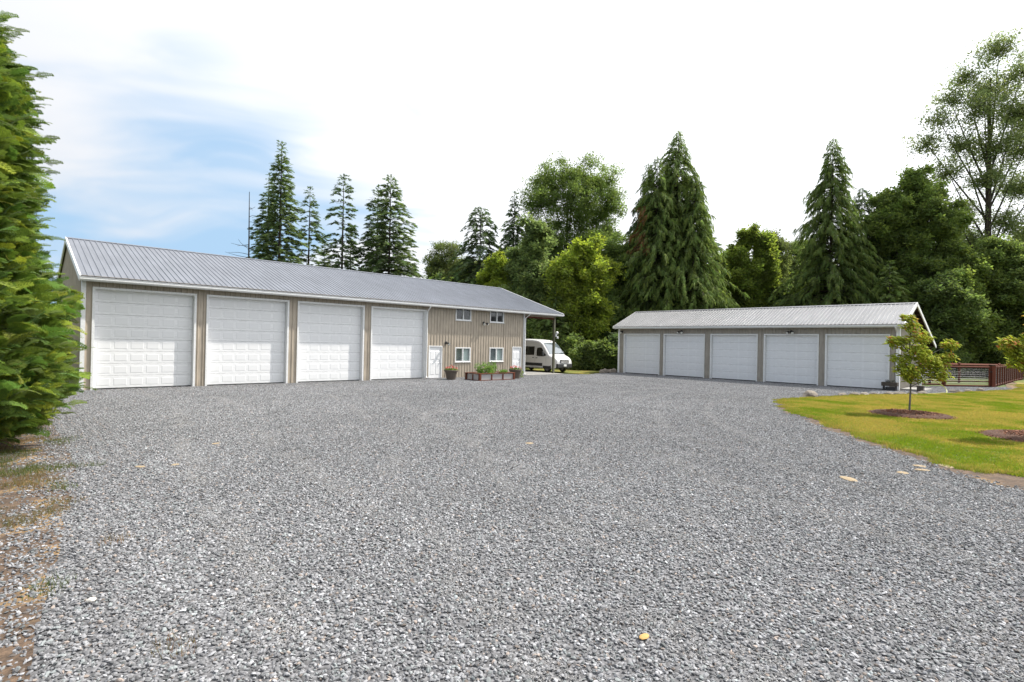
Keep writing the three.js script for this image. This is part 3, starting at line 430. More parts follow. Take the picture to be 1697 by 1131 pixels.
    part('headlight', sidePatch([[.16, .86], [.42, .9], [.66, 1.06], [.5, 1.12], [.2, 1.02]], .008, s), mat(lin(.75, .77, .8), { roughness: .1 }), g);
    const mir = new THREE.Group(); mir.name = 'wing_mirror'; g.add(mir); part('mirror_arm', bar(V(s * .98, 1.42, -1.36), V(s * 1.14, 1.46, -1.3), .06), plastic, mir); part('mirror_shell', new RoundedBoxGeometry(.2, .36, .12, 3, .05).translate(s * 1.2, 1.5, -1.28), plastic, mir);
    for (const z of [-1.0, -4.75]) {
      const arch = new THREE.Shape(); arch.absarc(0, 0, .46, 0, Math.PI); arch.lineTo(-.46, -.12); arch.lineTo(.46, -.12); part('wheel_arch', new THREE.ExtrudeGeometry(arch, { depth: .05, bevelEnabled: false }).rotateY(s * Math.PI / 2).translate(s * .965, .42, z), plastic, g);
      const w = new THREE.Group(); w.name = 'wheel'; w.position.set(s * .9, .35, z); g.add(w);
      part('tyre', new THREE.LatheGeometry([[.2, -.11], [.31, -.115], [.345, -.09], [.35, 0], [.345, .09], [.31, .115], [.2, .11]].map(p => new THREE.Vector2(...p)), 32).rotateZ(Math.PI / 2), M.black, w);
      const rim = part('rim', merge([new THREE.CylinderGeometry(.205, .205, .15, 28).rotateZ(Math.PI / 2), new THREE.TorusGeometry(.2, .016, 8, 28).rotateY(Math.PI / 2).translate(s * .085, 0, 0)]), M.zinc, w);
      part('hub_cap', merge([new THREE.SphereGeometry(.07, 12, 8).scale(.5, 1, 1).translate(s * .08, 0, 0), ...[0, 1, 2, 3, 4].map(k => new THREE.CylinderGeometry(.035, .035, .02, 10).rotateZ(Math.PI / 2).translate(s * .082, .13 * Math.cos(k * 1.2566), .13 * Math.sin(k * 1.2566)))]), M.dark, rim);
    }
  }
  const skin = (s0, s1, w0, w1, lift, y1 = 0) => { const P = [], I = [], n = 10; for (let i = 0; i <= n; i++) { const s = lerp(s0, s1, i / n), y = top(s), w = Math.min(lerp(w0, w1, i / n), half(y - .2, s)); for (let j = 0; j <= 8; j++) { const u = j / 8 * 2 - 1; P.push(u * w, y + lift + .022 * (1 - u * u), -s + lift * .8); } } for (let i = 0; i < n; i++) for (let j = 0; j < 8; j++) { const a = i * 9 + j; I.push(a, a + 1, a + 9, a + 1, a + 10, a + 9); } const q = new THREE.BufferGeometry(); q.setAttribute('position', new THREE.Float32BufferAttribute(P, 3)); q.setIndex(I); q.computeVertexNormals(); return q; };
  part('windscreen', skin(.84, 1.68, .86, .76, .02), new THREE.MeshPhysicalMaterial({ color: lin(.10, .12, .13), roughness: .03, clearcoat: 1 }), g);
  part('wiper', merge([bar(V(-.5, 1.53, -.84), V(.15, 1.57, -.84), .02), bar(V(.1, 1.53, -.84), V(.7, 1.57, -.84), .02)]), plastic, g);
  part('bumper', new RoundedBoxGeometry(1.74, .36, .22, 4, .06).translate(0, .57, -.04), plastic, g);
  const gr = part('grille', new RoundedBoxGeometry(1.02, .3, .08, 3, .04).translate(0, .93, .0), M.dark, g);
  for (let k = 0; k < 3; k++) part('grille_bar', new RoundedBoxGeometry(.94, .03, .03, 2, .01).translate(0, .83 + k * .1, .045), M.steel, gr);
  part('number_plate', new RoundedBoxGeometry(.33, .16, .02, 1, .005).translate(0, .6, .085), M.white, g);
  for (const s of [-.28, 0, .28]) part('roof_marker_light', new RoundedBoxGeometry(.12, .05, .1, 2, .015).translate(s, 2.52, -1.86), mat(lin(.5, .2, .04), { roughness: .3 }), g);
}

// ------------------------------------------------------------------ flower pots and raised bed
function leafTris(n, spread, size, seed, shapeW = .45) { // loose handful of leaves round the origin
  rnd = mulberry(seed); const L = [];
  for (let i = 0; i < n; i++) { const c = V(rr(-1, 1), rr(-1, 1), rr(-1, 1)).multiplyScalar(spread), e = new THREE.Euler(rr(-1.1, 1.1), rr(0, 6.3), rr(-.7, .7)), s = size * rr(.7, 1.3), p = [V(0, 0, -s), V(s * shapeW, -.1 * s, 0), V(0, .05 * s, s), V(-s * shapeW, -.1 * s, 0)].map(v => v.applyEuler(e).add(c)); L.push(p[0], p[1], p[2], p[0], p[2], p[3]); }
  return tris(L);
}
const mtx = (p, e, s) => new THREE.Matrix4().compose(p, new THREE.Quaternion().setFromEuler(e), typeof s === 'number' ? V(s, s, s) : s);
const jitter = (c, a = .2) => { const k = 1 + rr(-a, a), q = rr(-a * .4, a * .4); return lin(c[0] * k * (1 + q), c[1] * k, c[2] * k * (1 - q)); };
function potOf(x, z, label, trail) {
  const g = thing('flower_pot', label, 'flower pot', [x, 0, z], 0, 'flower pots by the long garage');
  part('pot', new THREE.LatheGeometry([[0, 0], [.25, 0], [.27, .02], [.37, .5], [.42, .51], [.43, .6], [.39, .61], [.37, .56], [0, .55]].map(p => new THREE.Vector2(...p)), 36), M.clay, g);
  for (let k = 0; k < 4; k++) part('pot_ring', new THREE.TorusGeometry(.275 + k * .022, .012, 6, 32).rotateX(Math.PI / 2), M.clay, g, [0, .1 + k * .11, 0]);
  rnd = mulberry(Math.round(x * 50)); const L = [], C = [], P = [], PC = [];
  for (let i = 0; i < 150; i++) { const a = rr(0, 6.3), r = .4 * Math.sqrt(rnd()), y = .6 + .17 * (1 - r / .45) * rnd(); L.push(mtx(V(Math.cos(a) * r, y, Math.sin(a) * r), new THREE.Euler(rr(-1, 1), rr(0, 6), rr(-1, 1)), rr(.6, 1.2))); C.push(jitter(rnd() < .3 ? [.26, .28, .05] : [.1, .19, .035])); }
  for (let i = 0; i < 45; i++) { const a = rr(0, 6.3), r = .4 * Math.sqrt(rnd()), y = .68 + .18 * (1 - r / .45) + rr(-.03, .06); P.push(mtx(V(Math.cos(a) * r, y, Math.sin(a) * r), new THREE.Euler(rr(-1, 1), rr(0, 6), rr(-1, 1)), rr(.6, 1.1))); PC.push(jitter(pick([[.62, .05, .06], [.7, .16, .05], [.65, .1, .16], [.75, .42, .35]]), .15)); }
  if (trail) for (let i = 0; i < 60; i++) { const t = rnd(); L.push(mtx(V(.36 + rr(-.08, .1), .6 - t * .5, .2 + rr(-.12, .12)), new THREE.Euler(rr(-1, 1), rr(0, 6), rr(-1, 1)), rr(.6, 1.1))); C.push(jitter([.22, .3, .05])); }
  copies('foliage', leafTris(6, .05, .04, 11), M.leaf, L, g, C); copies('blossoms', leafTris(5, .025, .03, 12, .8), M.leaf, P, g, PC);
}
potOf(20.02, -26.5, 'brown ringed pot of red flowers beside the white entry door', false);
potOf(24.62, -25.62, 'brown ringed pot with a trailing vine at the end of the raised bed', true);
{
  const g = thing('raised_bed', 'low raised bed of galvanised panels in a red-brown timber frame', 'planter', [0, 0, 0]); const x0 = 20.95, x1 = 23.75, z0 = -26.15, z1 = -24.87, h = .42;
  for (const x of [x0, x1]) for (const z of [z0, z1]) part('corner_post', new RoundedBoxGeometry(.14, h, .14, 1, .008).translate(x, h / 2, z), M.redwood, g);
  for (const x of [lerp(x0, x1, 1 / 3), lerp(x0, x1, 2 / 3)]) for (const z of [z0, z1]) part('stud', box(.08, h - .1, .09, x, .05, z), M.redwood, g);
  for (const x of [x0, x1]) part('stud', box(.09, h - .1, .08, x, .05, (z0 + z1) / 2), M.redwood, g);
  for (const z of [z0, z1]) { part('cap_board', new RoundedBoxGeometry(x1 - x0 + .2, .04, .15, 1, .006).translate((x0 + x1) / 2, h + .021, z), M.redwood, g); part('bottom_rail', box(x1 - x0 - .1, .05, .06, (x0 + x1) / 2, .005, z), M.redwood, g); }
  for (const x of [x0, x1]) { part('cap_board', new RoundedBoxGeometry(.15, .04, z1 - z0 - .15, 1, .006).translate(x, h + .021, (z0 + z1) / 2), M.redwood, g); part('bottom_rail', box(.06, .05, z1 - z0 - .1, x, .005, (z0 + z1) / 2), M.redwood, g); }
  const corr = len => { const P = [], I = [], n = Math.round(len / .02); for (let i = 0; i <= n; i++) { const x = len * i / n - len / 2, q = Math.sin(x / .076 * 2 * Math.PI) * .008; P.push(x, .05, q, x, h - .03, q); } for (let i = 0; i < n; i++) { const a = i * 2; I.push(a, a + 2, a + 1, a + 1, a + 2, a + 3); } const q = new THREE.BufferGeometry(); q.setAttribute('position', new THREE.Float32BufferAttribute(P, 3)); q.setIndex(I); q.computeVertexNormals(); return q; };
  const lp = (x1 - x0) / 3 - .06; for (let k = 0; k < 3; k++) for (const z of [z0, z1]) part('metal_panel', corr(lp), M.panel, g, [lerp(x0, x1, (k + .5) / 3), 0, z]);
  const ls = (z1 - z0) / 2 - .06; for (let k = 0; k < 2; k++) for (const x of [x0, x1]) part('metal_panel', corr(ls).rotateY(Math.PI / 2), M.panel, g, [x, 0, lerp(z0, z1, (k + .5) / 2)]);
  part('soil', bxx(x0 + .05, x1 - .05, .2, .36, z0 + .05, z1 - .05), mat(lin(.09, .06, .04), { roughness: 1 }), g);
  const herb = leafTris(9, .09, .055, 21, .35); rnd = mulberry(77);
  for (const [hx, hz, r, hh, label] of [[21.55, -25.5, .36, .62, 'tall green'], [22.1, -25.35, .42, .72, 'bushy green'], [22.6, -25.7, .33, .5, 'loose green'], [23.35, -25.4, .25, .2, 'low yellow-green']]) {
    const t = thing('garden_herb', `${label} herb growing in the raised bed`, 'plant', [hx, .36, hz], 0, 'plants in the raised bed'), L = [], C = [];
    for (let i = 0; i < 75; i++) { const a = rr(0, 6.3), q = Math.sqrt(rnd()), y = rnd(); L.push(mtx(V(Math.cos(a) * q * r * (.5 + .6 * y), y * hh, Math.sin(a) * q * r * (.5 + .6 * y)), new THREE.Euler(rr(-1, 1), rr(0, 6), rr(-1, 1)), rr(.6, 1.2))); C.push(jitter([.17, .3, .05], .3)); }
    copies('foliage', herb, M.leaf, L, t, C); part('stem', merge([0, 1, 2, 3, 4].map(() => limb([V(0, 0, 0), V(rr(-.1, .1), hh * .5, rr(-.1, .1)), V(rr(-.2, .2), hh, rr(-.2, .2))], .008, .004, 4, 4))), M.bark, t);
  }
}

// ------------------------------------------------------------------ fence, gate, hose and small things
function meshRun(g, a, b, y0, y1, sp = .15) { const d = V().subVectors(b, a), n = Math.round(d.length() / sp), L = []; for (let i = 1; i < n; i++) { const p = a.clone().addScaledVector(d, i / n); L.push(bar(p.clone().setY(y0), p.clone().setY(y1), .006)); } for (let y = y0 + sp; y < y1; y += sp) L.push(bar(a.clone().setY(y), b.clone().setY(y), .006)); const o = part('wire_mesh', merge(L), M.wire, g); o.userData.kind = 'stuff'; }
function fenceRun(label, pts, h, kind, m = M.redwood) {
  const g = thing('mesh_fence', label, 'fence', [0, 0, 0], 0, 'stained timber and wire fence runs');
  pts.forEach(p => { part('post', new RoundedBoxGeometry(.14, h + .08, .14, 1, .01).translate(p.x, (h + .08) / 2, p.z), m, g); part('post_cap', new THREE.ConeGeometry(.12, .06, 4).rotateY(Math.PI / 4).translate(p.x, h + .11, p.z), m, g); });
  for (let i = 0; i + 1 < pts.length; i++) { const a = pts[i], b = pts[i + 1]; for (const y of [h - .07, .14]) part('rail', bar(a.clone().setY(y), b.clone().setY(y), .09, .06), m, g); part('cap_rail', bar(a.clone().setY(h), b.clone().setY(h), .03, .16), m, g); meshRun(g, a, b, .18, h - .11); }
}
const GL = V(46.75, 0, -6.45), GR = V(49.65, 0, -4.2), gd = GR.clone().sub(GL).normalize();
{
  const g = thing('garden_gate', 'red-brown timber gate filled with square wire mesh', 'gate');
  const a = GL.clone().addScaledVector(gd, .12), b = GR.clone().addScaledVector(gd, -.2), y0 = .07, y1 = 1.36;
  for (const y of [y0, y1]) part('rail', bar(a.clone().setY(y), b.clone().setY(y), .1, .06), M.redwood, g);
  for (const p of [a, b]) part('stile', box(.1, y1 - y0 - .1, .1, p.x, y0 + .05, p.z), M.redwood, g);
  meshRun(g, a, b, y0 + .04, y1 - .04); part('latch', new RoundedBoxGeometry(.12, .05, .16, 2, .01).translate(b.x, 1.05, b.z + .08), M.dark, g);
  const p = thing('gate_post', 'thick red-brown gate post with a grey cap', 'post', [GR.x, 0, GR.z], -Math.atan2(gd.z, gd.x)); part('post', new RoundedBoxGeometry(.24, 1.5, .24, 1, .012).translate(0, .75, 0), M.redwood, p); part('cap', new RoundedBoxGeometry(.29, .05, .29, 1, .012).translate(0, 1.526, 0), M.greywood, p);
}
{ const l = GL.clone(); fenceRun('short red-brown mesh fence joining the gate to the five-door garage', [V(44.75, 0, -8.0), l.clone().addScaledVector(gd, -.02)], 1.38); }
fenceRun('red-brown mesh fence standing behind the garden gate', [V(50.6, 0, -9.0), V(53.7, 0, -6.45), V(56.2, 0, -4.35)], 1.45);
{ const g = []; for (let k = 0; k <= 14; k++) g.push(V(49.9 + k * 1.3, 0, -4.1 + .03 * k)); fenceRun('long red-brown mesh fence running from the gate post along the lawn', g, 1.4); }
function rockGeo(seed, sx, sy, sz) { rnd = mulberry(seed); const g = mergeVertices(new THREE.IcosahedronGeometry(1, 2).deleteAttribute('normal').deleteAttribute('uv')), p = g.attributes.position, o = seed * 3.7; for (let i = 0; i < p.count; i++) { const v = V(p.getX(i), p.getY(i), p.getZ(i)), k = .72 + .5 * fbm(v.x * 1.3 + o, v.z * 1.3 + v.y * 1.9 + o, 3); p.setXYZ(i, v.x * k * sx, Math.max(-.3, v.y * k) * sy, v.z * k * sz); } const q = g.toNonIndexed(); q.computeVertexNormals(); const u = new Float32Array(q.attributes.position.count * 2); for (let i = 0; i < u.length / 2; i++) { u[2 * i] = q.attributes.position.getX(i) + q.attributes.position.getY(i) * .5; u[2 * i + 1] = q.attributes.position.getZ(i) + q.attributes.position.getY(i) * .5; } q.setAttribute('uv', new THREE.BufferAttribute(u, 2)); return q; }
solo('edging_rock', rockGeo(1, .55, .3, .34), M.rock, 'flat-topped boulder at the tip of the lawn', 'rock', [29.1, .04, -9.2]);
{
  const geos = [rockGeo(2, .34, .14, .22), rockGeo(3, .28, .16, .24), rockGeo(4, .4, .12, .2)];
  [[31.2, -8.35], [32, -8.0], [32.7, -7.75], [33.4, -7.45], [34.2, -7.0], [35, -6.7], [35.8, -6.25], [36.6, -5.95], [40.6, -5.05], [42.3, -4.65], [44, -4.25]].forEach(([x, z], i) => { const o = solo('edging_rock', geos[i % 3], M.rock, 'low tan edging stone along the back rim of the lawn', 'rock', [x, .03, z], 'edging stones behind the lawn'); o.rotation.y = i * 1.7; o.scale.setScalar(.75 + .4 * hash2(i, 3)); });
  [[36.3, -27.35], [36.75, -27.42], [37.2, -27.4], [37.65, -27.5], [38.05, -27.45]].forEach(([x, z], i) => { const o = solo('edging_rock', geos[i % 3], M.rock, 'grey stone in the row at the forest-side corner of the five-door garage', 'rock', [x, .1, z], 'stones beside the five-door garage'); o.rotation.y = i * 2.1; o.scale.set(.95, 1.7, .95); });
  const flat = [rockGeo(6, .2, .035, .1), rockGeo(7, .16, .03, .11)];
  [[11.03, -2.84, 1], [12.45, -2.3, .75], [13.05, -2.1, .7], [13.45, -2.2, .8], [13.9, -1.85, 1], [8.87, -8.72, .7], [1.8, -11.28, .55], [2.3, -11.1, .5], [3.4, -12.8, .5]].forEach(([x, z, s], i) => { const o = solo('sandstone_slab', flat[i % 2], M.sandstone, i < 5 ? 'flat pale sandstone piece in the gravel near the lawn edge' : 'flat pale sandstone piece out in the open gravel', 'rock', [x, .012, z], i < 5 ? 'sandstone by the lawn edge' : 'sandstone in the gravel'); o.rotation.y = .8 + i * 2.3; o.scale.set(s, s * .7, s * 1.2); });
  const peb = at(1068, 1056, 4.22); solo('yellow_stone', rockGeo(8, .05, .012, .032), mat(lin(.42, .25, .08)), 'small bright yellow stone lying on the gravel', 'stone', [peb.x, .03, peb.z]);
  const p2 = at(150, 997, 4.6); solo('white_pebble', rockGeo(9, .036, .024, .03), mat(lin(.5, .47, .42)), 'smooth white pebble on the dark gravel', 'stone', [p2.x, .035, p2.z]);
}
{ // hose, stand pipe, trough
  const c = [V(38.9, .55, -6.35), V(39.2, .75, -6.0), V(39.6, .3, -5.4), V(39.3, .06, -5.25), V(38.2, .04, -5.35), V(36.8, .04, -5.75), V(36.1, .035, -6.05)];
  solo('garden_hose', new THREE.TubeGeometry(new THREE.CatmullRomCurve3(c), 60, .022, 8), M.hose, 'yellow-green garden hose looping from the stand pipe onto the ground', 'hose');
  const g = thing('stand_pipe', 'white stand pipe with a black tap beside the concrete step', 'stand pipe', [38.85, 0, -6.4]); part('post', new RoundedBoxGeometry(.1, .95, .1, 2, .012).translate(0, .475, 0), M.white, g); part('tap', merge([new THREE.CylinderGeometry(.03, .03, .2, 10).rotateX(Math.PI / 2).translate(0, .62, .12), new THREE.CylinderGeometry(.07, .07, .03, 10).translate(0, .7, .12), new THREE.CylinderGeometry(.04, .05, .12, 10).translate(0, .54, .2)]), M.black, g);
  const b = thing('hose_box', 'small brown timber box beside the stand pipe', 'box', [38.3, 0, -6.3]); part('box_body', new RoundedBoxGeometry(.4, .34, .3, 1, .01).translate(0, .17, 0), M.greywood, b); part('lid', new RoundedBoxGeometry(.45, .04, .35, 1, .01).translate(0, .362, 0), M.greywood, b);
  const t = thing('planter_trough', 'dark weathered trough on short legs by the last white garage door', 'trough', [38.02, 0, -7.72], Math.PI / 2);
  for (let k = 0; k < 2; k++) for (const s of [-1, 1]) part('board', new RoundedBoxGeometry(.8, .11, .03, 1, .006).translate(0, .33 + k * .115, s * .16), M.greywood, t);
  for (const s of [-1, 1]) part('end_board', new RoundedBoxGeometry(.03, .22, .3, 1, .006).translate(s * .37, .385, 0), M.greywood, t); part('soil', box(.7, .05, .28, 0, .42, 0), mat(lin(.03, .025, .02), { roughness: 1 }), t);
  for (const x of [-.3, .3]) for (const z of [-.11, .11]) part('leg', box(.06, .3, .06, x, 0, z), M.dark, t); part('base', box(.5, .22, .2, -.05, .0, 0), M.dark, t);
  rnd = mulberry(3); const L = [], C = []; for (let i = 0; i < 40; i++) { L.push(mtx(V(rr(-.25, .25), .48 + rr(0, .14), rr(-.1, .1)), new THREE.Euler(rr(-1, 1), rr(0, 6), rr(-1, 1)), rr(.6, 1))); C.push(jitter([.035, .045, .02])); } copies('dead_leaves', leafTris(5, .05, .035, 5), M.leaf, L, t, C);
}

// ------------------------------------------------------------------ trees
const Rv = (dx, y, dd = 0) => V(R0.x * dx + F0.x * dd, y, R0.z * dx + F0.z * dd);
function spray(len, pairs, side, w, droop, seed) { // flat conifer branchlet along +z
  rnd = mulberry(seed); const L = [];
  const y = t => -droop * t * t;
  for (let i = 0; i < pairs; i++) { const t = (i + .4) / pairs, z = t * len, s = side * (1 - .65 * t) * rr(.75, 1.2); for (const q of [-1, 1]) { const z1 = z + s * .75, x1 = q * s * .8, ww = w * (1 - .3 * t); L.push(V(0, y(t) * len, z - ww), V(0, y(t) * len, z + ww), V(x1, y(Math.min(1, t + .15)) * len - .12 * s + rr(-.04, .04) * s, z1)); } }
  L.push(V(-w * .6, y(.8) * len, len * .75), V(w * .6, y(.8) * len, len * .75), V(0, y(1) * len, len * 1.08)); return tris(L);
}
const firSpray = [spray(.62, 7, .3, .06, .1, 401), spray(.55, 7, .28, .065, 0, 402)], cedarSpray = [spray(.66, 7, .28, .06, .3, 403), spray(.7, 8, .27, .06, .4, 404)];
const aim = (p, dir, roll, s) => { const z = dir.clone().normalize(), x = new THREE.Vector3().crossVectors(U0, z); if (x.lengthSq() < 1e-4) x.set(1, 0, 0); x.normalize(); const y = new THREE.Vector3().crossVectors(z, x), m = new THREE.Matrix4().makeBasis(x, y, z).multiply(new THREE.Matrix4().makeRotationZ(roll)); m.scale(V(s, s, s)); return m.setPosition(p); };
function conifer(o) {
  const { px, py, d, R, label, name = 'fir_tree', color = [.05, .085, .034], lift = .2, droop = .22, gap = .5, per = 7, bare = .12, gaps = 0, pow = .85, sprays = firSpray, dens = 1.6, seed = 1, group, lean = 0, brown, size = 1, hang = 0, bark = M.bark } = o;
  rnd = mulberry(seed * 97 + 13); const tip = at(px, py, d), h = tip.y, g = thing(name, label, 'tree', [tip.x, 0, tip.z], 0, group);
  const tr = Math.max(.12, h * .011); part('trunk', limb([V(0, 0, 0), V(lean * .3, h * .35, 0), V(lean, h * .7, 0), V(0, h, 0)], tr, .015, 8, 14), bark, g);
  const L = [[], []], C = [[], []], B = [];
  for (let y = h - .35; y > h * bare; y -= gap * rr(.75, 1.2)) {
    const t = (h - y) / h, len0 = R * Math.pow(t, pow) * (1 - .25 * sstep(.75, 1, t)); const n = Math.max(3, Math.round(per * rr(.8, 1.2)));
    for (let k = 0; k < n; k++) {
      if (rnd() < gaps) continue; const a = k / n * 6.283 + rr(-.5, .5) + y * 2.4, len = Math.max(.35, len0 * (.38 + 1.12 * fbm(a * 1.3 + seed, y * .55, 3, 0, seed)) * rr(.78, 1.12)), dir = V(Math.cos(a), 0, Math.sin(a)), dr = droop * rr(.7, 1.3), li = lift * rr(.6, 1.3) + (t < .15 ? .5 : 0);
      const pt = q => dir.clone().multiplyScalar(len * q).add(V(0, y + len * (li * q - (dr + li * .6) * q * q), 0)); if (len > .8) B.push(limb([V(0, y, 0), pt(.5), pt(.95)], .02 + len * .008, .008, 3, 3));
      const ns = Math.max(1, Math.round(len / .24 * dens)); for (let i = 0; i < ns; i++) {
        const q = lerp(.16, .92, (i + rnd()) / ns), p = pt(q), td = pt(Math.min(1, q + .08)).sub(pt(q - .08)).normalize(), side = i % 2 ? 1 : -1; td.applyAxisAngle(U0, side * rr(.1, 1.0) * (1 - .4 * q)); td.y += hang * rr(-1.4, .2) + rr(-.15, .3); p.add(V(rr(-.12, .12), rr(-.16, .12), rr(-.12, .12))); const v = Math.floor(rnd() * 2);
        L[v].push(aim(p, td, rr(-1.1, 1.1), size * rr(.7, 1.2) * (.55 + .45 * Math.min(1, t / .15)))); const br = brown && p.x * R0.x + p.z * R0.z < brown[0] && p.y > brown[1] && p.y < brown[2] && rnd() < .75; C[v].push(br ? jitter([.2, .105, .03], .25) : jitter(color, .3));
      }
    }
  }
  for (let i = 0; i < 5; i++) { L[0].push(aim(V(0, h - .5 + i * .06, 0), V(Math.cos(i * 1.3) * .5, 1, Math.sin(i * 1.3) * .5), 0, .45 * size)); C[0].push(jitter(color)); }
  if (B.length) { const b = part('branches', merge(B), bark, g); b.userData.kind = 'stuff'; }
  sprays.forEach((s, i) => copies('crown', s, M.needle, L[i], g, C[i])); return g;
}
const leafClump = [leafTris(9, .32, .18, 501), leafTris(10, .36, .15, 502, .5)], fineClump = [leafTris(11, .32, .115, 503), leafTris(10, .36, .12, 504)];
function broadleaf(o) { // crown lobes: [sideways m, height m, depth m, radius, flat]
  const { x, z, lobes, label, name = 'broadleaf_tree', color = [.09, .15, .03], n = 40, per = 60, trunk = .22, fork = .35, group, seed = 1, clumps = leafClump, bark = M.bark, hollow = .45, tight = .3, size = 1, lean = 0 } = o;
  rnd = mulberry(seed * 131 + 7); const g = thing(name, label, 'tree', [x, 0, z], 0, group), top = Math.max(...lobes.map(l => l[1])), L = [[], []], C = [[], []], B = [];
  const tp = t => Rv(lean * t * t * 3, top * t * .92); part('trunk', limb([tp(0), tp(.35), tp(.7), tp(1)], trunk, trunk * .15, 8, 12), bark, g);
  for (const [dx, y, dd, r, fl = 1] of lobes) {
    const c = Rv(dx, y, dd), k = Math.round(1.7 * n * Math.max(.4, r * r / 6));
    const y0 = clamp((y - r * fl) * .75 / top, fork * .6, .8), b0 = tp(y0); B.push(limb([b0, b0.clone().lerp(c, .55).add(V(0, -.1 * r, 0)), c], trunk * .24, .03, 5, 6));
    for (let i = 0; i < k; i++) {
      const u = V(rr(-1, 1), rr(-1, 1), rr(-1, 1)).normalize(), q = lerp(hollow, 1, Math.pow(rnd(), .6)) * (rnd() < .12 ? rr(1.1, 1.4) : rr(.8, 1.1)), p = c.clone().add(V(u.x * r * q, u.y * r * fl * q, u.z * r * q)), cr = tight * rr(.7, 1.5) * Math.sqrt(r), tone = rr(.8, 1.25);
      if (rnd() < .75) B.push(limb([c, c.clone().lerp(p, .5).add(V(0, -.05 * r, 0)), p], .03, .008, 3, 3));
      for (let j = 0; j < per * .6; j++) { const w = V(rr(-1, 1), rr(-1, 1), rr(-1, 1)), v = Math.floor(rnd() * 2); w.multiplyScalar(cr * 1.5 * Math.sqrt(rnd())); w.y *= .7; L[v].push(mtx(p.clone().add(w), new THREE.Euler(rr(-.6, .6), rr(0, 6.3), rr(-.6, .6)), size * rr(.7, 1.2))); C[v].push(jitter([color[0] * tone, color[1] * tone, color[2] * tone], .25)); }
    }
  }
  const b = part('branches', merge(B), bark, g); b.userData.kind = 'stuff';
  clumps.forEach((s, i) => L[i].length && copies('crown', s, M.leaf, L[i], g, C[i])); return g;
}
// crown lobes read off the photograph: column, row and radius in pixels at distance d
function broadAt(base, d, lobes, o) { const b = at(base, 600, d), k = d / FPX; return broadleaf({ x: b.x, z: b.z, lobes: lobes.map(([px, py, r, fl = 1, dd]) => { const p = at(px, py, d); return [(px - base) * k, p.y, dd ?? (hash2(px, py) - .5) * r * k * 1.2, r * k, fl]; }), ...o }); }
const DARK = [.09, .138, .04], FIR = [.12, .175, .05], CEDAR = [.165, .23, .048], MID = [.18, .25, .05], YEL = [.29, .36, .035], OLIVE = [.15, .19, .05];

// behind the long garage
conifer({ px: 467, py: 233, d: 62, R: 5.4, seed: 1, color: FIR, label: 'tallest pointed fir rising behind the long garage', group: 'firs behind the long garage', gap: .46, per: 8, gaps: .08 });
conifer({ px: 446, py: 285, d: 64, R: 3.6, seed: 2, color: DARK, label: 'slim dark fir half hidden by the tallest fir', group: 'firs behind the long garage', gaps: .2 });
conifer({ px: 514, py: 308, d: 65, R: 3.4, seed: 3, color: DARK, label: 'thin sparse fir with a flat tuft at its top', group: 'firs behind the long garage', gaps: .28, per: 6, pow: .55, gap: .6 });
conifer({ px: 570, py: 287, d: 62, R: 4.0, seed: 4, color: DARK, label: 'open ragged fir with bare trunk showing between its branches', group: 'firs behind the long garage', gaps: .25, per: 6, pow: .55, gap: .6 });
conifer({ px: 582, py: 372, d: 67, R: 2.6, seed: 5, color: FIR, label: 'short thin fir between the ragged fir and the dense fir', group: 'firs behind the long garage', gaps: .4, per: 4 });
conifer({ px: 648, py: 288, d: 62, R: 6.0, seed: 6, color: FIR, label: 'broad dense fir with a blunt top behind the long garage', group: 'firs behind the long garage', gaps: .08, per: 8, pow: .66, gap: .48 });
conifer({ px: 627, py: 305, d: 64, R: 4.4, seed: 7, color: DARK, label: 'dark fir leaning into the broad dense fir', group: 'firs behind the long garage', gaps: .15, per: 6, pow: .65 });
conifer({ px: 690, py: 428, d: 80, R: 3.2, seed: 8, color: DARK, label: 'small distant fir just above the garage ridge', group: 'firs behind the long garage', gaps: .35, per: 5 });
conifer({ px: 538, py: 400, d: 70, R: 3.6, seed: 9, color: OLIVE, label: 'low olive fir filling the gap between two thin firs', group: 'firs behind the long garage', gaps: .3 });
{ // dead snag
  const p = at(413, 318, 60), g = thing('dead_tree', 'bare dead trunk with a few thin twigs beside the tallest fir', 'tree', [p.x, 0, p.z]); rnd = mulberry(66); part('trunk', limb([V(0, 0, 0), V(.1, p.y * .5, 0), V(0, p.y, 0)], .17, .03, 7, 10), M.bark, g);
  for (let i = 0; i < 22; i++) { const y = p.y * rr(.45, .97), a = rr(0, 6.3), l = rr(1, 3.6) * (1.25 - y / p.y); part('twig', limb([V(0, y, 0), V(Math.cos(a) * l * .5, y + rr(-.1, .3), Math.sin(a) * l * .5), V(Math.cos(a) * l, y + rr(-.4, .5), Math.sin(a) * l)], .032, .012, 4, 4), M.bark, g); }
}
// between the garages
broadAt(735, 72, [[735, 425, 24, 1.1], [720, 445, 20], [752, 450, 22], [735, 470, 26]], { label: 'small airy tree rising above the ridge of the long garage', seed: 11, color: OLIVE, n: 40, per: 30, clumps: fineClump });
conifer({ px: 797, py: 342, d: 66, R: 7, seed: 10, color: DARK, label: 'round-topped dark spruce between the airy tree and the tall cottonwood', gaps: .08, per: 7, pow: .5, droop: .5 });
conifer({ px: 853, py: 316, d: 70, R: 5.6, seed: 12, color: DARK, label: 'pointed dark spruce in front of the tall cottonwood', gaps: .1, per: 7, droop: .45 });
broadAt(935, 70, [[905, 300, 34], [945, 290, 34], [985, 310, 36], [1010, 335, 26], [890, 345, 34], [940, 345, 42], [985, 360, 36], [915, 395, 42], [965, 405, 40], [1000, 395, 24], [935, 455, 48], [975, 450, 36]], { label: 'tall spreading cottonwood with leaves thinning to sky at its edge', seed: 13, color: MID, n: 17, per: 38, trunk: .4, hollow: .15, tight: .4, clumps: fineClump, size: 1.1 });
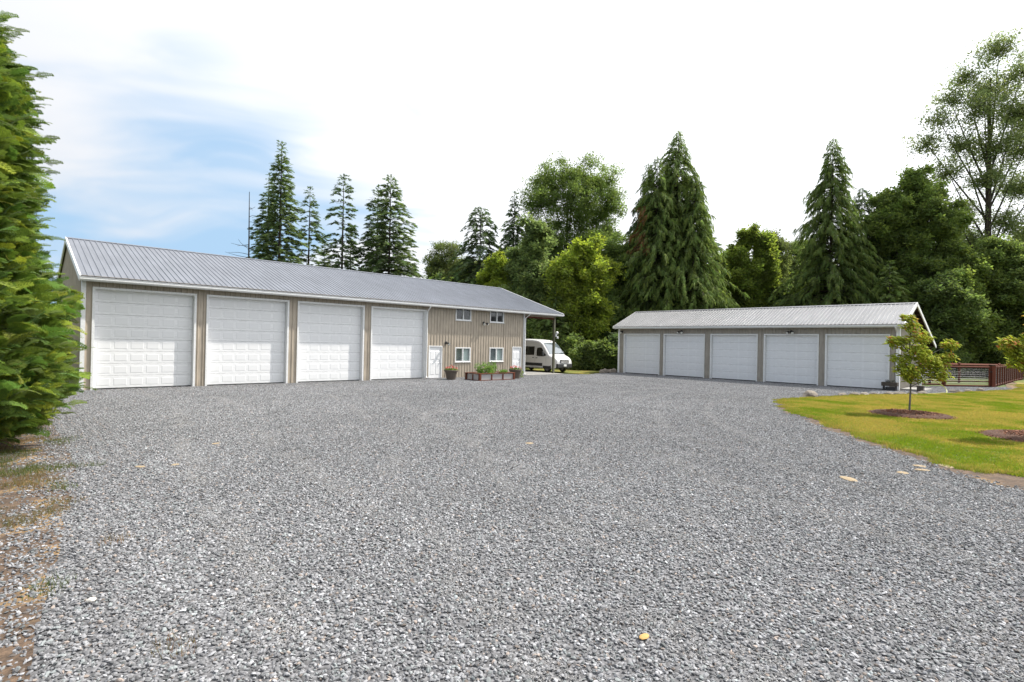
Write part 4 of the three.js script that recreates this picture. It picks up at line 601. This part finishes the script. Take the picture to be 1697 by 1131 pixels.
broadAt(878, 58, [[880, 395, 26, 1.2], [872, 430, 34, 1.1], [888, 470, 38, 1.1], [868, 510, 36], [895, 540, 36]], { label: 'grey-green alder standing just behind the carport roof', seed: 14, color: [.19, .255, .07], n: 34, per: 55, hollow: .3 });
broadAt(825, 60, [[822, 440, 22], [838, 465, 28], [812, 465, 22], [830, 495, 30]], { label: 'small yellow-green maple above the right end of the long roof', seed: 15, color: YEL, n: 34, per: 45 });
broadAt(960, 55, [[965, 430, 30], [990, 450, 28], [940, 455, 30], [975, 485, 36], [945, 510, 34], [985, 530, 32], [955, 560, 30]], { label: 'bright yellow-green maple in the gap between the garages', seed: 16, color: YEL, n: 26, per: 48, hollow: .3, bark: M.paleBark });
conifer({ px: 922, py: 470, d: 54, R: 3.8, seed: 17, name: 'hemlock_tree', color: CEDAR, label: 'young drooping hemlock behind the parked van', droop: .4, bare: .03, gaps: .08 });
conifer({ px: 895, py: 500, d: 56, R: 3.8, seed: 18, name: 'hemlock_tree', color: MID, label: 'low feathery hemlock seen through the carport opening', droop: .4, bare: .02, gaps: .06 });
broadAt(1012, 62, [[1005, 410, 24], [1022, 430, 26], [1005, 460, 28], [1020, 500, 32], [1010, 540, 34]], { label: 'thin leafy birch squeezed against the great cedar', seed: 19, color: MID, n: 30, per: 40, bark: M.paleBark, clumps: fineClump });
broadAt(985, 58, [[990, 560, 30], [960, 585, 26], [1010, 590, 26], [1000, 520, 26]], { label: 'leafy hazel at the forest edge between the garages', seed: 20, color: [.16, .225, .05], n: 34, per: 45, name: 'hazel_tree' });
// behind the five-door garage
conifer({ px: 1125, py: 215, d: 60, R: 8.8, seed: 21, name: 'cedar_tree', color: CEDAR, label: 'great cedar with drooping boughs behind the five-door garage', sprays: cedarSpray, hang: .6, droop: .55, lift: .15, gap: .42, per: 9, pow: .72, gaps: .03, dens: 1.8, bare: .04 });
conifer({ px: 1090, py: 258, d: 58.5, R: 6.4, seed: 22, name: 'cedar_tree', color: CEDAR, label: 'narrow cedar spire with a rust-brown dying flank beside the great cedar', sprays: cedarSpray, hang: .6, droop: .5, lift: .15, gap: .42, per: 8, pow: .7, gaps: .04, bare: .04, brown: [-1.2, 12.5, 17.5] });
conifer({ px: 1152, py: 285, d: 58, R: 6.6, seed: 41, name: 'cedar_tree', color: CEDAR, label: 'cedar shoulder leaning against the far flank of the great cedar', sprays: cedarSpray, hang: .6, droop: .5, lift: .15, gap: .42, per: 8, pow: .7, gaps: .04, bare: .04 });
conifer({ px: 1106, py: 262, d: 61.5, R: 6.6, seed: 42, name: 'cedar_tree', color: CEDAR, label: 'cedar wedged between the great cedar and the rust-flanked cedar', sprays: cedarSpray, hang: .6, droop: .5, lift: .15, gap: .44, per: 8, pow: .7, gaps: .05, bare: .04 });
conifer({ px: 1075, py: 270, d: 62, R: 6.6, seed: 23, name: 'cedar_tree', color: DARK, label: 'dark cedar spire at the outer edge of the cedar clump', sprays: cedarSpray, hang: .6, droop: .5, lift: .15, gap: .45, per: 8, pow: .75, gaps: .05, bare: .04 });
broadAt(1235, 62, [[1218, 425, 18], [1238, 395, 18], [1262, 412, 22], [1225, 455, 28], [1265, 452, 26], [1240, 490, 34]], { label: 'yellow-green maple between the two tallest cedars', seed: 24, color: [.23, .30, .04], n: 30, per: 46, hollow: .3 });
broadAt(1282, 65, [[1270, 405, 22], [1292, 420, 26], [1275, 450, 30], [1290, 490, 34]], { label: 'dull olive alder beside the yellow-green maple', seed: 25, color: OLIVE, n: 30, per: 44, clumps: fineClump });
conifer({ px: 1381, py: 228, d: 58, R: 7.4, seed: 26, name: 'cedar_tree', color: [.15, .21, .046], label: 'wide dark cedar with a single narrow spire', sprays: cedarSpray, hang: .6, droop: .5, lift: .15, gap: .42, per: 9, pow: .78, gaps: .03, dens: 1.8, bare: .04 });
conifer({ px: 1430, py: 310, d: 61, R: 6.4, seed: 27, name: 'cedar_tree', color: DARK, label: 'shorter dark cedar tucked behind the wide cedar', sprays: cedarSpray, hang: .6, droop: .5, gap: .45, per: 8, pow: .6, gaps: .04, bare: .04 });
broadAt(1515, 57, [[1480, 335, 32], [1510, 315, 32], [1545, 330, 32], [1465, 375, 30], [1520, 370, 40], [1560, 375, 30], [1500, 420, 42], [1550, 425, 38], [1525, 470, 44]], { label: 'big-leaf maple with a broad crown behind the five-door garage', seed: 28, color: [.185, .255, .05], n: 26, per: 50, trunk: .35, hollow: .3 });
// tall cottonwood over the fence
{
  const d = 62, b = at(1634, 600, d), k = d / FPX, lob = []; rnd = mulberry(404);
  const prof = [[1640, 85, 34], [1600, 120, 26], [1680, 120, 34], [1640, 140, 40], [1575, 160, 26], [1610, 185, 38], [1665, 190, 44], [1550, 195, 24], [1540, 232, 26], [1590, 240, 36], [1640, 245, 40], [1690, 250, 40], [1570, 285, 28], [1620, 300, 34], [1680, 315, 38], [1600, 345, 30], [1570, 360, 22], [1660, 370, 34], [1710, 200, 40], [1720, 300, 40], [1700, 390, 36], [1610, 395, 24]];
  broadAt(1634, d, prof.map(q => [...q, .75]), { name: 'cottonwood_tree', label: 'very tall open cottonwood whose bare trunk shows between its limbs', seed: 29, color: [.22, .27, .09], n: 36, per: 7, trunk: .5, hollow: 0, tight: .5, clumps: fineClump, bark: M.bark, fork: .45, size: 1.15 });
}
broadAt(1600, 55, [[1595, 430, 28], [1615, 455, 32], [1585, 480, 34], [1610, 520, 38], [1590, 560, 38], [1625, 585, 34]], { label: 'leafy vine maple under the tall cottonwood', seed: 30, color: [.19, .255, .045], n: 28, per: 46, hollow: .3 });
broadAt(1675, 55, [[1660, 420, 30], [1690, 440, 34], [1665, 480, 38], [1700, 500, 40], [1675, 540, 40], [1690, 580, 38], [1655, 585, 30]], { label: 'dense glossy laurel tree behind the long mesh fence', seed: 31, color: [.185, .25, .055], n: 28, per: 46, hollow: .3 });
broadAt(1560, 53, [[1555, 490, 32], [1575, 520, 34], [1548, 545, 32], [1570, 580, 34], [1540, 590, 28]], { label: 'leafy hazel behind the garden gate', seed: 32, color: [.16, .225, .05], n: 30, per: 46, hollow: .3, name: 'hazel_tree' });
conifer({ px: 1475, py: 430, d: 54, R: 4.6, seed: 33, name: 'hemlock_tree', color: CEDAR, label: 'small drooping hemlock under the big-leaf maple', droop: .45, bare: .03, gaps: .05 });
// second row of the forest
{
  let k = 0; for (const [px, py, d, c] of [[1195, 440, 72, MID], [1310, 420, 74, MID], [1335, 435, 70, OLIVE], [1045, 415, 72, MID], [1455, 395, 72, MID], [1580, 405, 72, MID], [1640, 415, 70, OLIVE], [780, 450, 72, OLIVE], [1265, 455, 70, YEL], [910, 440, 70, MID], [1000, 450, 70, YEL], [1690, 405, 70, MID]]) { k++; broadAt(px, d, [[px, py, 24, 1.1], [px - 16, py + 24, 24], [px + 18, py + 22, 24], [px, py + 52, 32], [px - 6, py + 92, 34]], { label: c === YEL ? 'yellow-green alder in the second row of the forest' : 'leafy alder in the second row of the forest', name: 'alder_tree', group: 'alders in the second row', seed: 140 + k, color: c, n: 26, per: 40, hollow: .2, clumps: k % 2 ? leafClump : fineClump }); }
}
// deep conifers
{
  let k = 0; for (const [px, py, d] of [[770, 440, 84], [810, 425, 86], [850, 400, 88], [1045, 420, 80], [1180, 395, 82], [1215, 420, 80], [1265, 430, 84], [1310, 420, 82], [1345, 405, 86], [1455, 400, 80], [1500, 410, 84], [1560, 415, 82], [1590, 425, 80], [1640, 420, 82], [1685, 415, 84], [930, 430, 84], [980, 440, 82], [1020, 440, 80], [1110, 400, 82], [1400, 400, 84]]) { conifer({ px, py, d, R: 6.2, seed: 50 + k, color: k % 3 ? DARK : FIR, label: 'dark conifer deep in the forest behind the front row of trees', group: 'conifers deep in the forest', gap: .8, per: 7, size: 1.7, dens: .8, bare: .04, pow: .55, name: 'forest_conifer' }); k++; }
}
// shrubs along the forest edge
{
  const spots = [[905, 53, 2.6, MID], [945, 52, 2.2, CEDAR], [975, 50, 1.7, MID], [1005, 49.5, 1.8, CEDAR], [1025, 51, 2.4, DARK], [1560, 56, 2.8, DARK], [1585, 58, 3, CEDAR], [1615, 56, 2.6, DARK], [1645, 60, 3.2, CEDAR], [1680, 59, 3, DARK], [1530, 55, 3, DARK], [880, 54, 2.8, CEDAR], [860, 56, 2.6, DARK]];
  spots.forEach(([px, d, r, color], i) => { const b = at(px, 600, d); broadleaf({ name: 'shrub', x: b.x, z: b.z, lobes: [[-r * .5, r * .5, 0, r * .55], [r * .4, r * .55, .3, r * .6], [0, r * .95, -.2, r * .5]], label: px < 1100 ? 'leafy shrub at the forest edge behind the van and carport' : 'leafy shrub beyond the mesh fences', group: px < 1100 ? 'shrubs behind the carport' : 'shrubs beyond the fences', seed: 70 + i, color, n: 30, per: 34, trunk: .06, fork: .1, hollow: .2 }).userData.category = 'shrub'; });
}
// low growth that closes the forest floor
{
  rnd = mulberry(4242); const L = [[], []], C = [[], []], g = thing('undergrowth', 'tangled dark undergrowth between the trunks of the forest', 'undergrowth'); g.userData.kind = 'stuff';
  for (let i = 0; i < 24000; i++) { const px = rr(700, 1780), d = rr(62, 80), b = at(px, 600, d), lump = fbm(px * .02, d * .2, 3, 0, 5), y = rnd() * (3 + 13 * lump), v = Math.floor(rnd() * 2); L[v].push(mtx(V(b.x, y, b.z), new THREE.Euler(rr(-.6, .6), rr(0, 6.3), rr(-.6, .6)), rr(1.4, 2.4))); C[v].push(jitter(pick([DARK, CEDAR, MID]), .3)); }
  leafClump.forEach((q, i) => copies('undergrowth_leaves', q, M.leaf, L[i], g, C[i]));
}
// hedge of cypress along the verge
function frond(seed, len) { // feathery flat frond along +z
  rnd = mulberry(seed); const L = [], n = 11, yy = t => .1 * Math.sin(t * 2.2) * len - .18 * t * t * len;
  for (let i = 0; i < n; i++) { const t = (i + .5) / n, z = t * len, s = len * .42 * (1 - .72 * t) * rr(.8, 1.2), y = yy(t); for (const q of [-1, 1]) { const dx = q * .72, dz = .7, w = .008; L.push(V(0, y, z - w), V(0, y, z + w * 2), V(dx * s, y - .05 * s, z + dz * s)); for (let k = 0; k < 4; k++) { const u = .2 + k * .2, bx = dx * s * u, bz = z + dz * s * u, m = s * .42 * (1.1 - u) + .02; for (const e of [-1, 1]) { const ax = e > 0 ? 0 : q * 1, az = e > 0 ? 1 : .15; L.push(V(bx - .007, y, bz - .0075), V(bx + .007, y, bz + .0075), V(bx + ax * m + rr(-.01, .01), y + rr(-.02, .012), bz + az * m)); } } } }
  L.push(V(-.006, yy(.9), len * .85), V(.006, yy(.9), len * .85), V(0, yy(1), len * 1.1)); return tris(L);
}
{
  const fr = [frond(601, .42), frond(602, .34), frond(603, .5)];
  const hedge = (x, z, h, r, low, seed, label) => {
    rnd = mulberry(seed); const g = thing('cypress_tree', label, 'tree', [x, 0, z], 0, 'cypress trees in the hedge'); part('trunk', limb([V(0, 0, 0), V(.05, h * .5, 0), V(0, h * .95, 0)], .16, .02, 8, 10), M.bark, g);
    const L = [[], [], []], C = [[], [], []], B = [], n = Math.round(h * r * 520), rad_ = y => { const t = y / h; return r * (1 - Math.pow(t, 8)) * (.7 + .32 * sstep(.02, .12, t) - .3 * sstep(.28, .46, t)); };
    for (let i = 0; i < n; i++) {
      const y = low + (h - low) * (1 - Math.pow(1 - rnd() * .985, .72)), a = rr(0, 6.283), lump = .72 + .5 * fbm(a * 2.4 + seed, y * 1.2, 3, 0, seed), R = rad_(y) * lump, q = Math.pow(rnd(), .38), rr_ = R * lerp(.35, 1, q), p = V(Math.cos(a) * rr_, y, Math.sin(a) * rr_);
      const sw = rr(-.9, .9), dir = V(Math.cos(a + sw), rr(-.35, .85), Math.sin(a + sw)), v = Math.floor(rnd() * 3); L[v].push(aim(p, dir, rr(-1.2, 1.2), rr(.65, 1.15))); C[v].push(jitter(rnd() < .4 ? [.25, .32, .035] : [.14, .225, .03], .4));
    }
    for (let i = 0; i < n * .05; i++) { // leaders that stick out of the outline
      const y = lerp(low + .4, h * .97, rnd()), a = rr(0, 6.283), R = rad_(y) * .8, dir = V(Math.cos(a), rr(.05, .5), Math.sin(a)), len = rr(.25, .8); for (let k = 0; k < 5; k++) { const v = Math.floor(rnd() * 3), q = k / 5; L[v].push(aim(V(Math.cos(a) * R, y, Math.sin(a) * R).addScaledVector(dir, q * len), dir.clone().applyAxisAngle(U0, (k % 2 ? 1 : -1) * .35 * (1 - q)), rr(-.8, .8), .95 - .45 * q)); C[v].push(jitter([.15, .22, .035], .3)); }
    }
    for (let i = 0; i < 150; i++) { const y = lerp(low, h * .95, rnd()), a = rr(0, 6.283), R = rad_(y) * .85; B.push(limb([V(0, y * .97, 0), V(Math.cos(a) * R * .5, y - .05, Math.sin(a) * R * .5), V(Math.cos(a) * R, y + .15 * R, Math.sin(a) * R)], .025, .006, 4, 4)); }
    part('branches', merge(B), M.bark, g).userData.kind = 'stuff'; fr.forEach((s, i) => copies('crown', s, M.needle, L[i], g, C[i]));
  };
  hedge(-1.1, -14.5, 8.6, 2.0, .25, 611, 'tall feathery green cypress at the open end of the hedge');
  hedge(-1.2, -17.9, 8.2, 1.8, .3, 612, 'bright green cypress in the middle of the hedge');
  hedge(-1.0, -21.2, 7.2, 1.95, .3, 613, 'cypress of the hedge whose fronds reach towards the garage corner');
  hedge(-1.0, -24.6, 6.2, 2.1, .3, 614, 'low cypress behind the end of the long garage');
}
// saplings in mulch rings
function sapling(x, z, lobes, label, ring, seed, ringLabel, h) {
  rnd = mulberry(seed); const g = thing('sapling', label, 'tree', [x, .1, z], 0, 'young trees on the lawn'), L = [], C = [], B = [];
  part('trunk', limb([V(0, 0, 0), Rv(.03, h * .3), Rv(-.03, h * .65), Rv(.02, h * .95)], .034, .008, 7, 12), mat(lin(.36, .34, .30), { roughness: .9, map: rep(T.bark, 2, 1) }), g);
  for (const [dx, y, dd, r, tip] of lobes) {
    const c = Rv(dx, y, dd), b0 = Rv(0, Math.max(.9, y - .35 - Math.abs(dx) * .3)); B.push(limb([b0, b0.clone().lerp(c, .6).add(V(0, .06, 0)), c], .014, .005, 5, 6));
    const n = Math.round(200 * r / .4); for (let i = 0; i < n; i++) { const u = V(rr(-1, 1), rr(-1, 1), rr(-1, 1)); if (u.lengthSq() > 1) { i--; continue; } const p = c.clone().add(V(u.x * r, u.y * r * .62, u.z * r)); L.push(mtx(p, new THREE.Euler(rr(-.1, 1.2), rr(0, 6.3), rr(-.5, .5)), rr(.75, 1.25))); const hot = rnd() < tip * .45 + .08 * sstep(.2, .8, u.y); C.push(hot ? jitter(pick([[.55, .2, .06], [.55, .34, .05], [.45, .38, .05]]), .2) : jitter([.33, .38, .03], .3)); }
  }
  part('branches', merge(B), M.paleBark, g).userData.kind = 'stuff';
  const leaf = []; for (const s of [-1, 1]) { const e = [V(0, 0, 0), V(s * .035, -.012, .04), V(s * .042, -.02, .085), V(s * .02, -.028, .125), V(0, -.045, .16)], m = [V(0, .006, .04), V(0, .004, .085), V(0, -.012, .125)]; leaf.push(e[0], e[1], m[0], e[1], e[2], m[1], e[1], m[1], m[0], e[2], e[3], m[2], e[2], m[2], m[1], e[3], e[4], m[2]); }
  copies('crown', tris(leaf), leafy({ transmission: .45 }), L, g, C);
  const [rx, rz, rr0] = ring, m = thing('mulch_bed', ringLabel, 'mulch bed', [rx, 0, rz], 0, 'mulch rings on the lawn'); const lathe = new THREE.LatheGeometry([[0, .15], [rr0 * .5, .14], [rr0 * .85, .1], [rr0, .02]].map(p => new THREE.Vector2(...p)), 48); part('mound', lathe, mat(lin(.10, .046, .026), { roughness: 1, map: rep(T.fine, 6), bumpMap: rep(T.bumpy, 6), bumpScale: .03 }), m);
  const chips = []; const cc = []; for (let i = 0; i < 2600; i++) { const a = rr(0, 6.3), q = rr0 * Math.sqrt(rnd()) * 1.02, y = q < rr0 * .5 ? .145 : lerp(.145, .03, (q / rr0 - .5) / .5); chips.push(mtx(V(Math.cos(a) * q, y, Math.sin(a) * q), new THREE.Euler(rr(-.5, .5), rr(0, 6.3), rr(-.5, .5)), rr(.5, 1.3))); cc.push(jitter(pick([[.17, .065, .034], [.10, .045, .026], [.24, .115, .065]]), .3)); }
  copies('bark_chips', new THREE.BoxGeometry(.09, .012, .025), mat(0xffffff, { roughness: 1 }), chips, m, cc);
}
sapling(24.3, -4.32, [[-.55, 2.62, 0, .25, .25], [-.1, 3.45, 0, .22, .5], [.1, 3.15, .1, .3, .35], [.2, 2.75, -.2, .42, .25], [-.3, 2.55, .2, .38, .1], [.05, 2.2, -.3, .42, .08], [-.35, 1.95, 0, .36, .05], [.45, 2.3, .2, .36, .12], [-.25, 1.55, -.2, .42, .05], [.25, 1.5, .25, .46, .08], [.65, 1.85, -.1, .42, .15], [1.05, 1.75, .1, .4, .2], [1.35, 2.05, 0, .3, .3], [1.6, 2.5, .1, .28, .42], [.95, 1.4, -.2, .34, .08], [.1, 1.25, 0, .34, .04]], 'young dogwood sapling with green and orange leaves in front of the five-door garage', [23.95, -4.22, 1.3], 901, 'round brown mulch bed under the whole sapling', 3.7);
sapling(20.5, -.76, [[-.85, 2.5, 0, .28, .4], [-.55, 2.25, 0, .32, .2], [-.2, 2.6, 0, .36, .2], [.2, 2.9, 0, .4, .25], [0, 3.3, 0, .3, .4], [-.45, 1.95, .1, .3, .08], [.4, 2.2, 0, .4, .1], [.1, 1.8, 0, .36, .05]], 'young dogwood sapling with orange tips standing nearest the long mesh fence end of the lawn', [20.52, -.72, 1.3], 902, 'round brown mulch bed at the edge of the lawn under the second sapling', 3.5);

renderer.render(scene, camera);
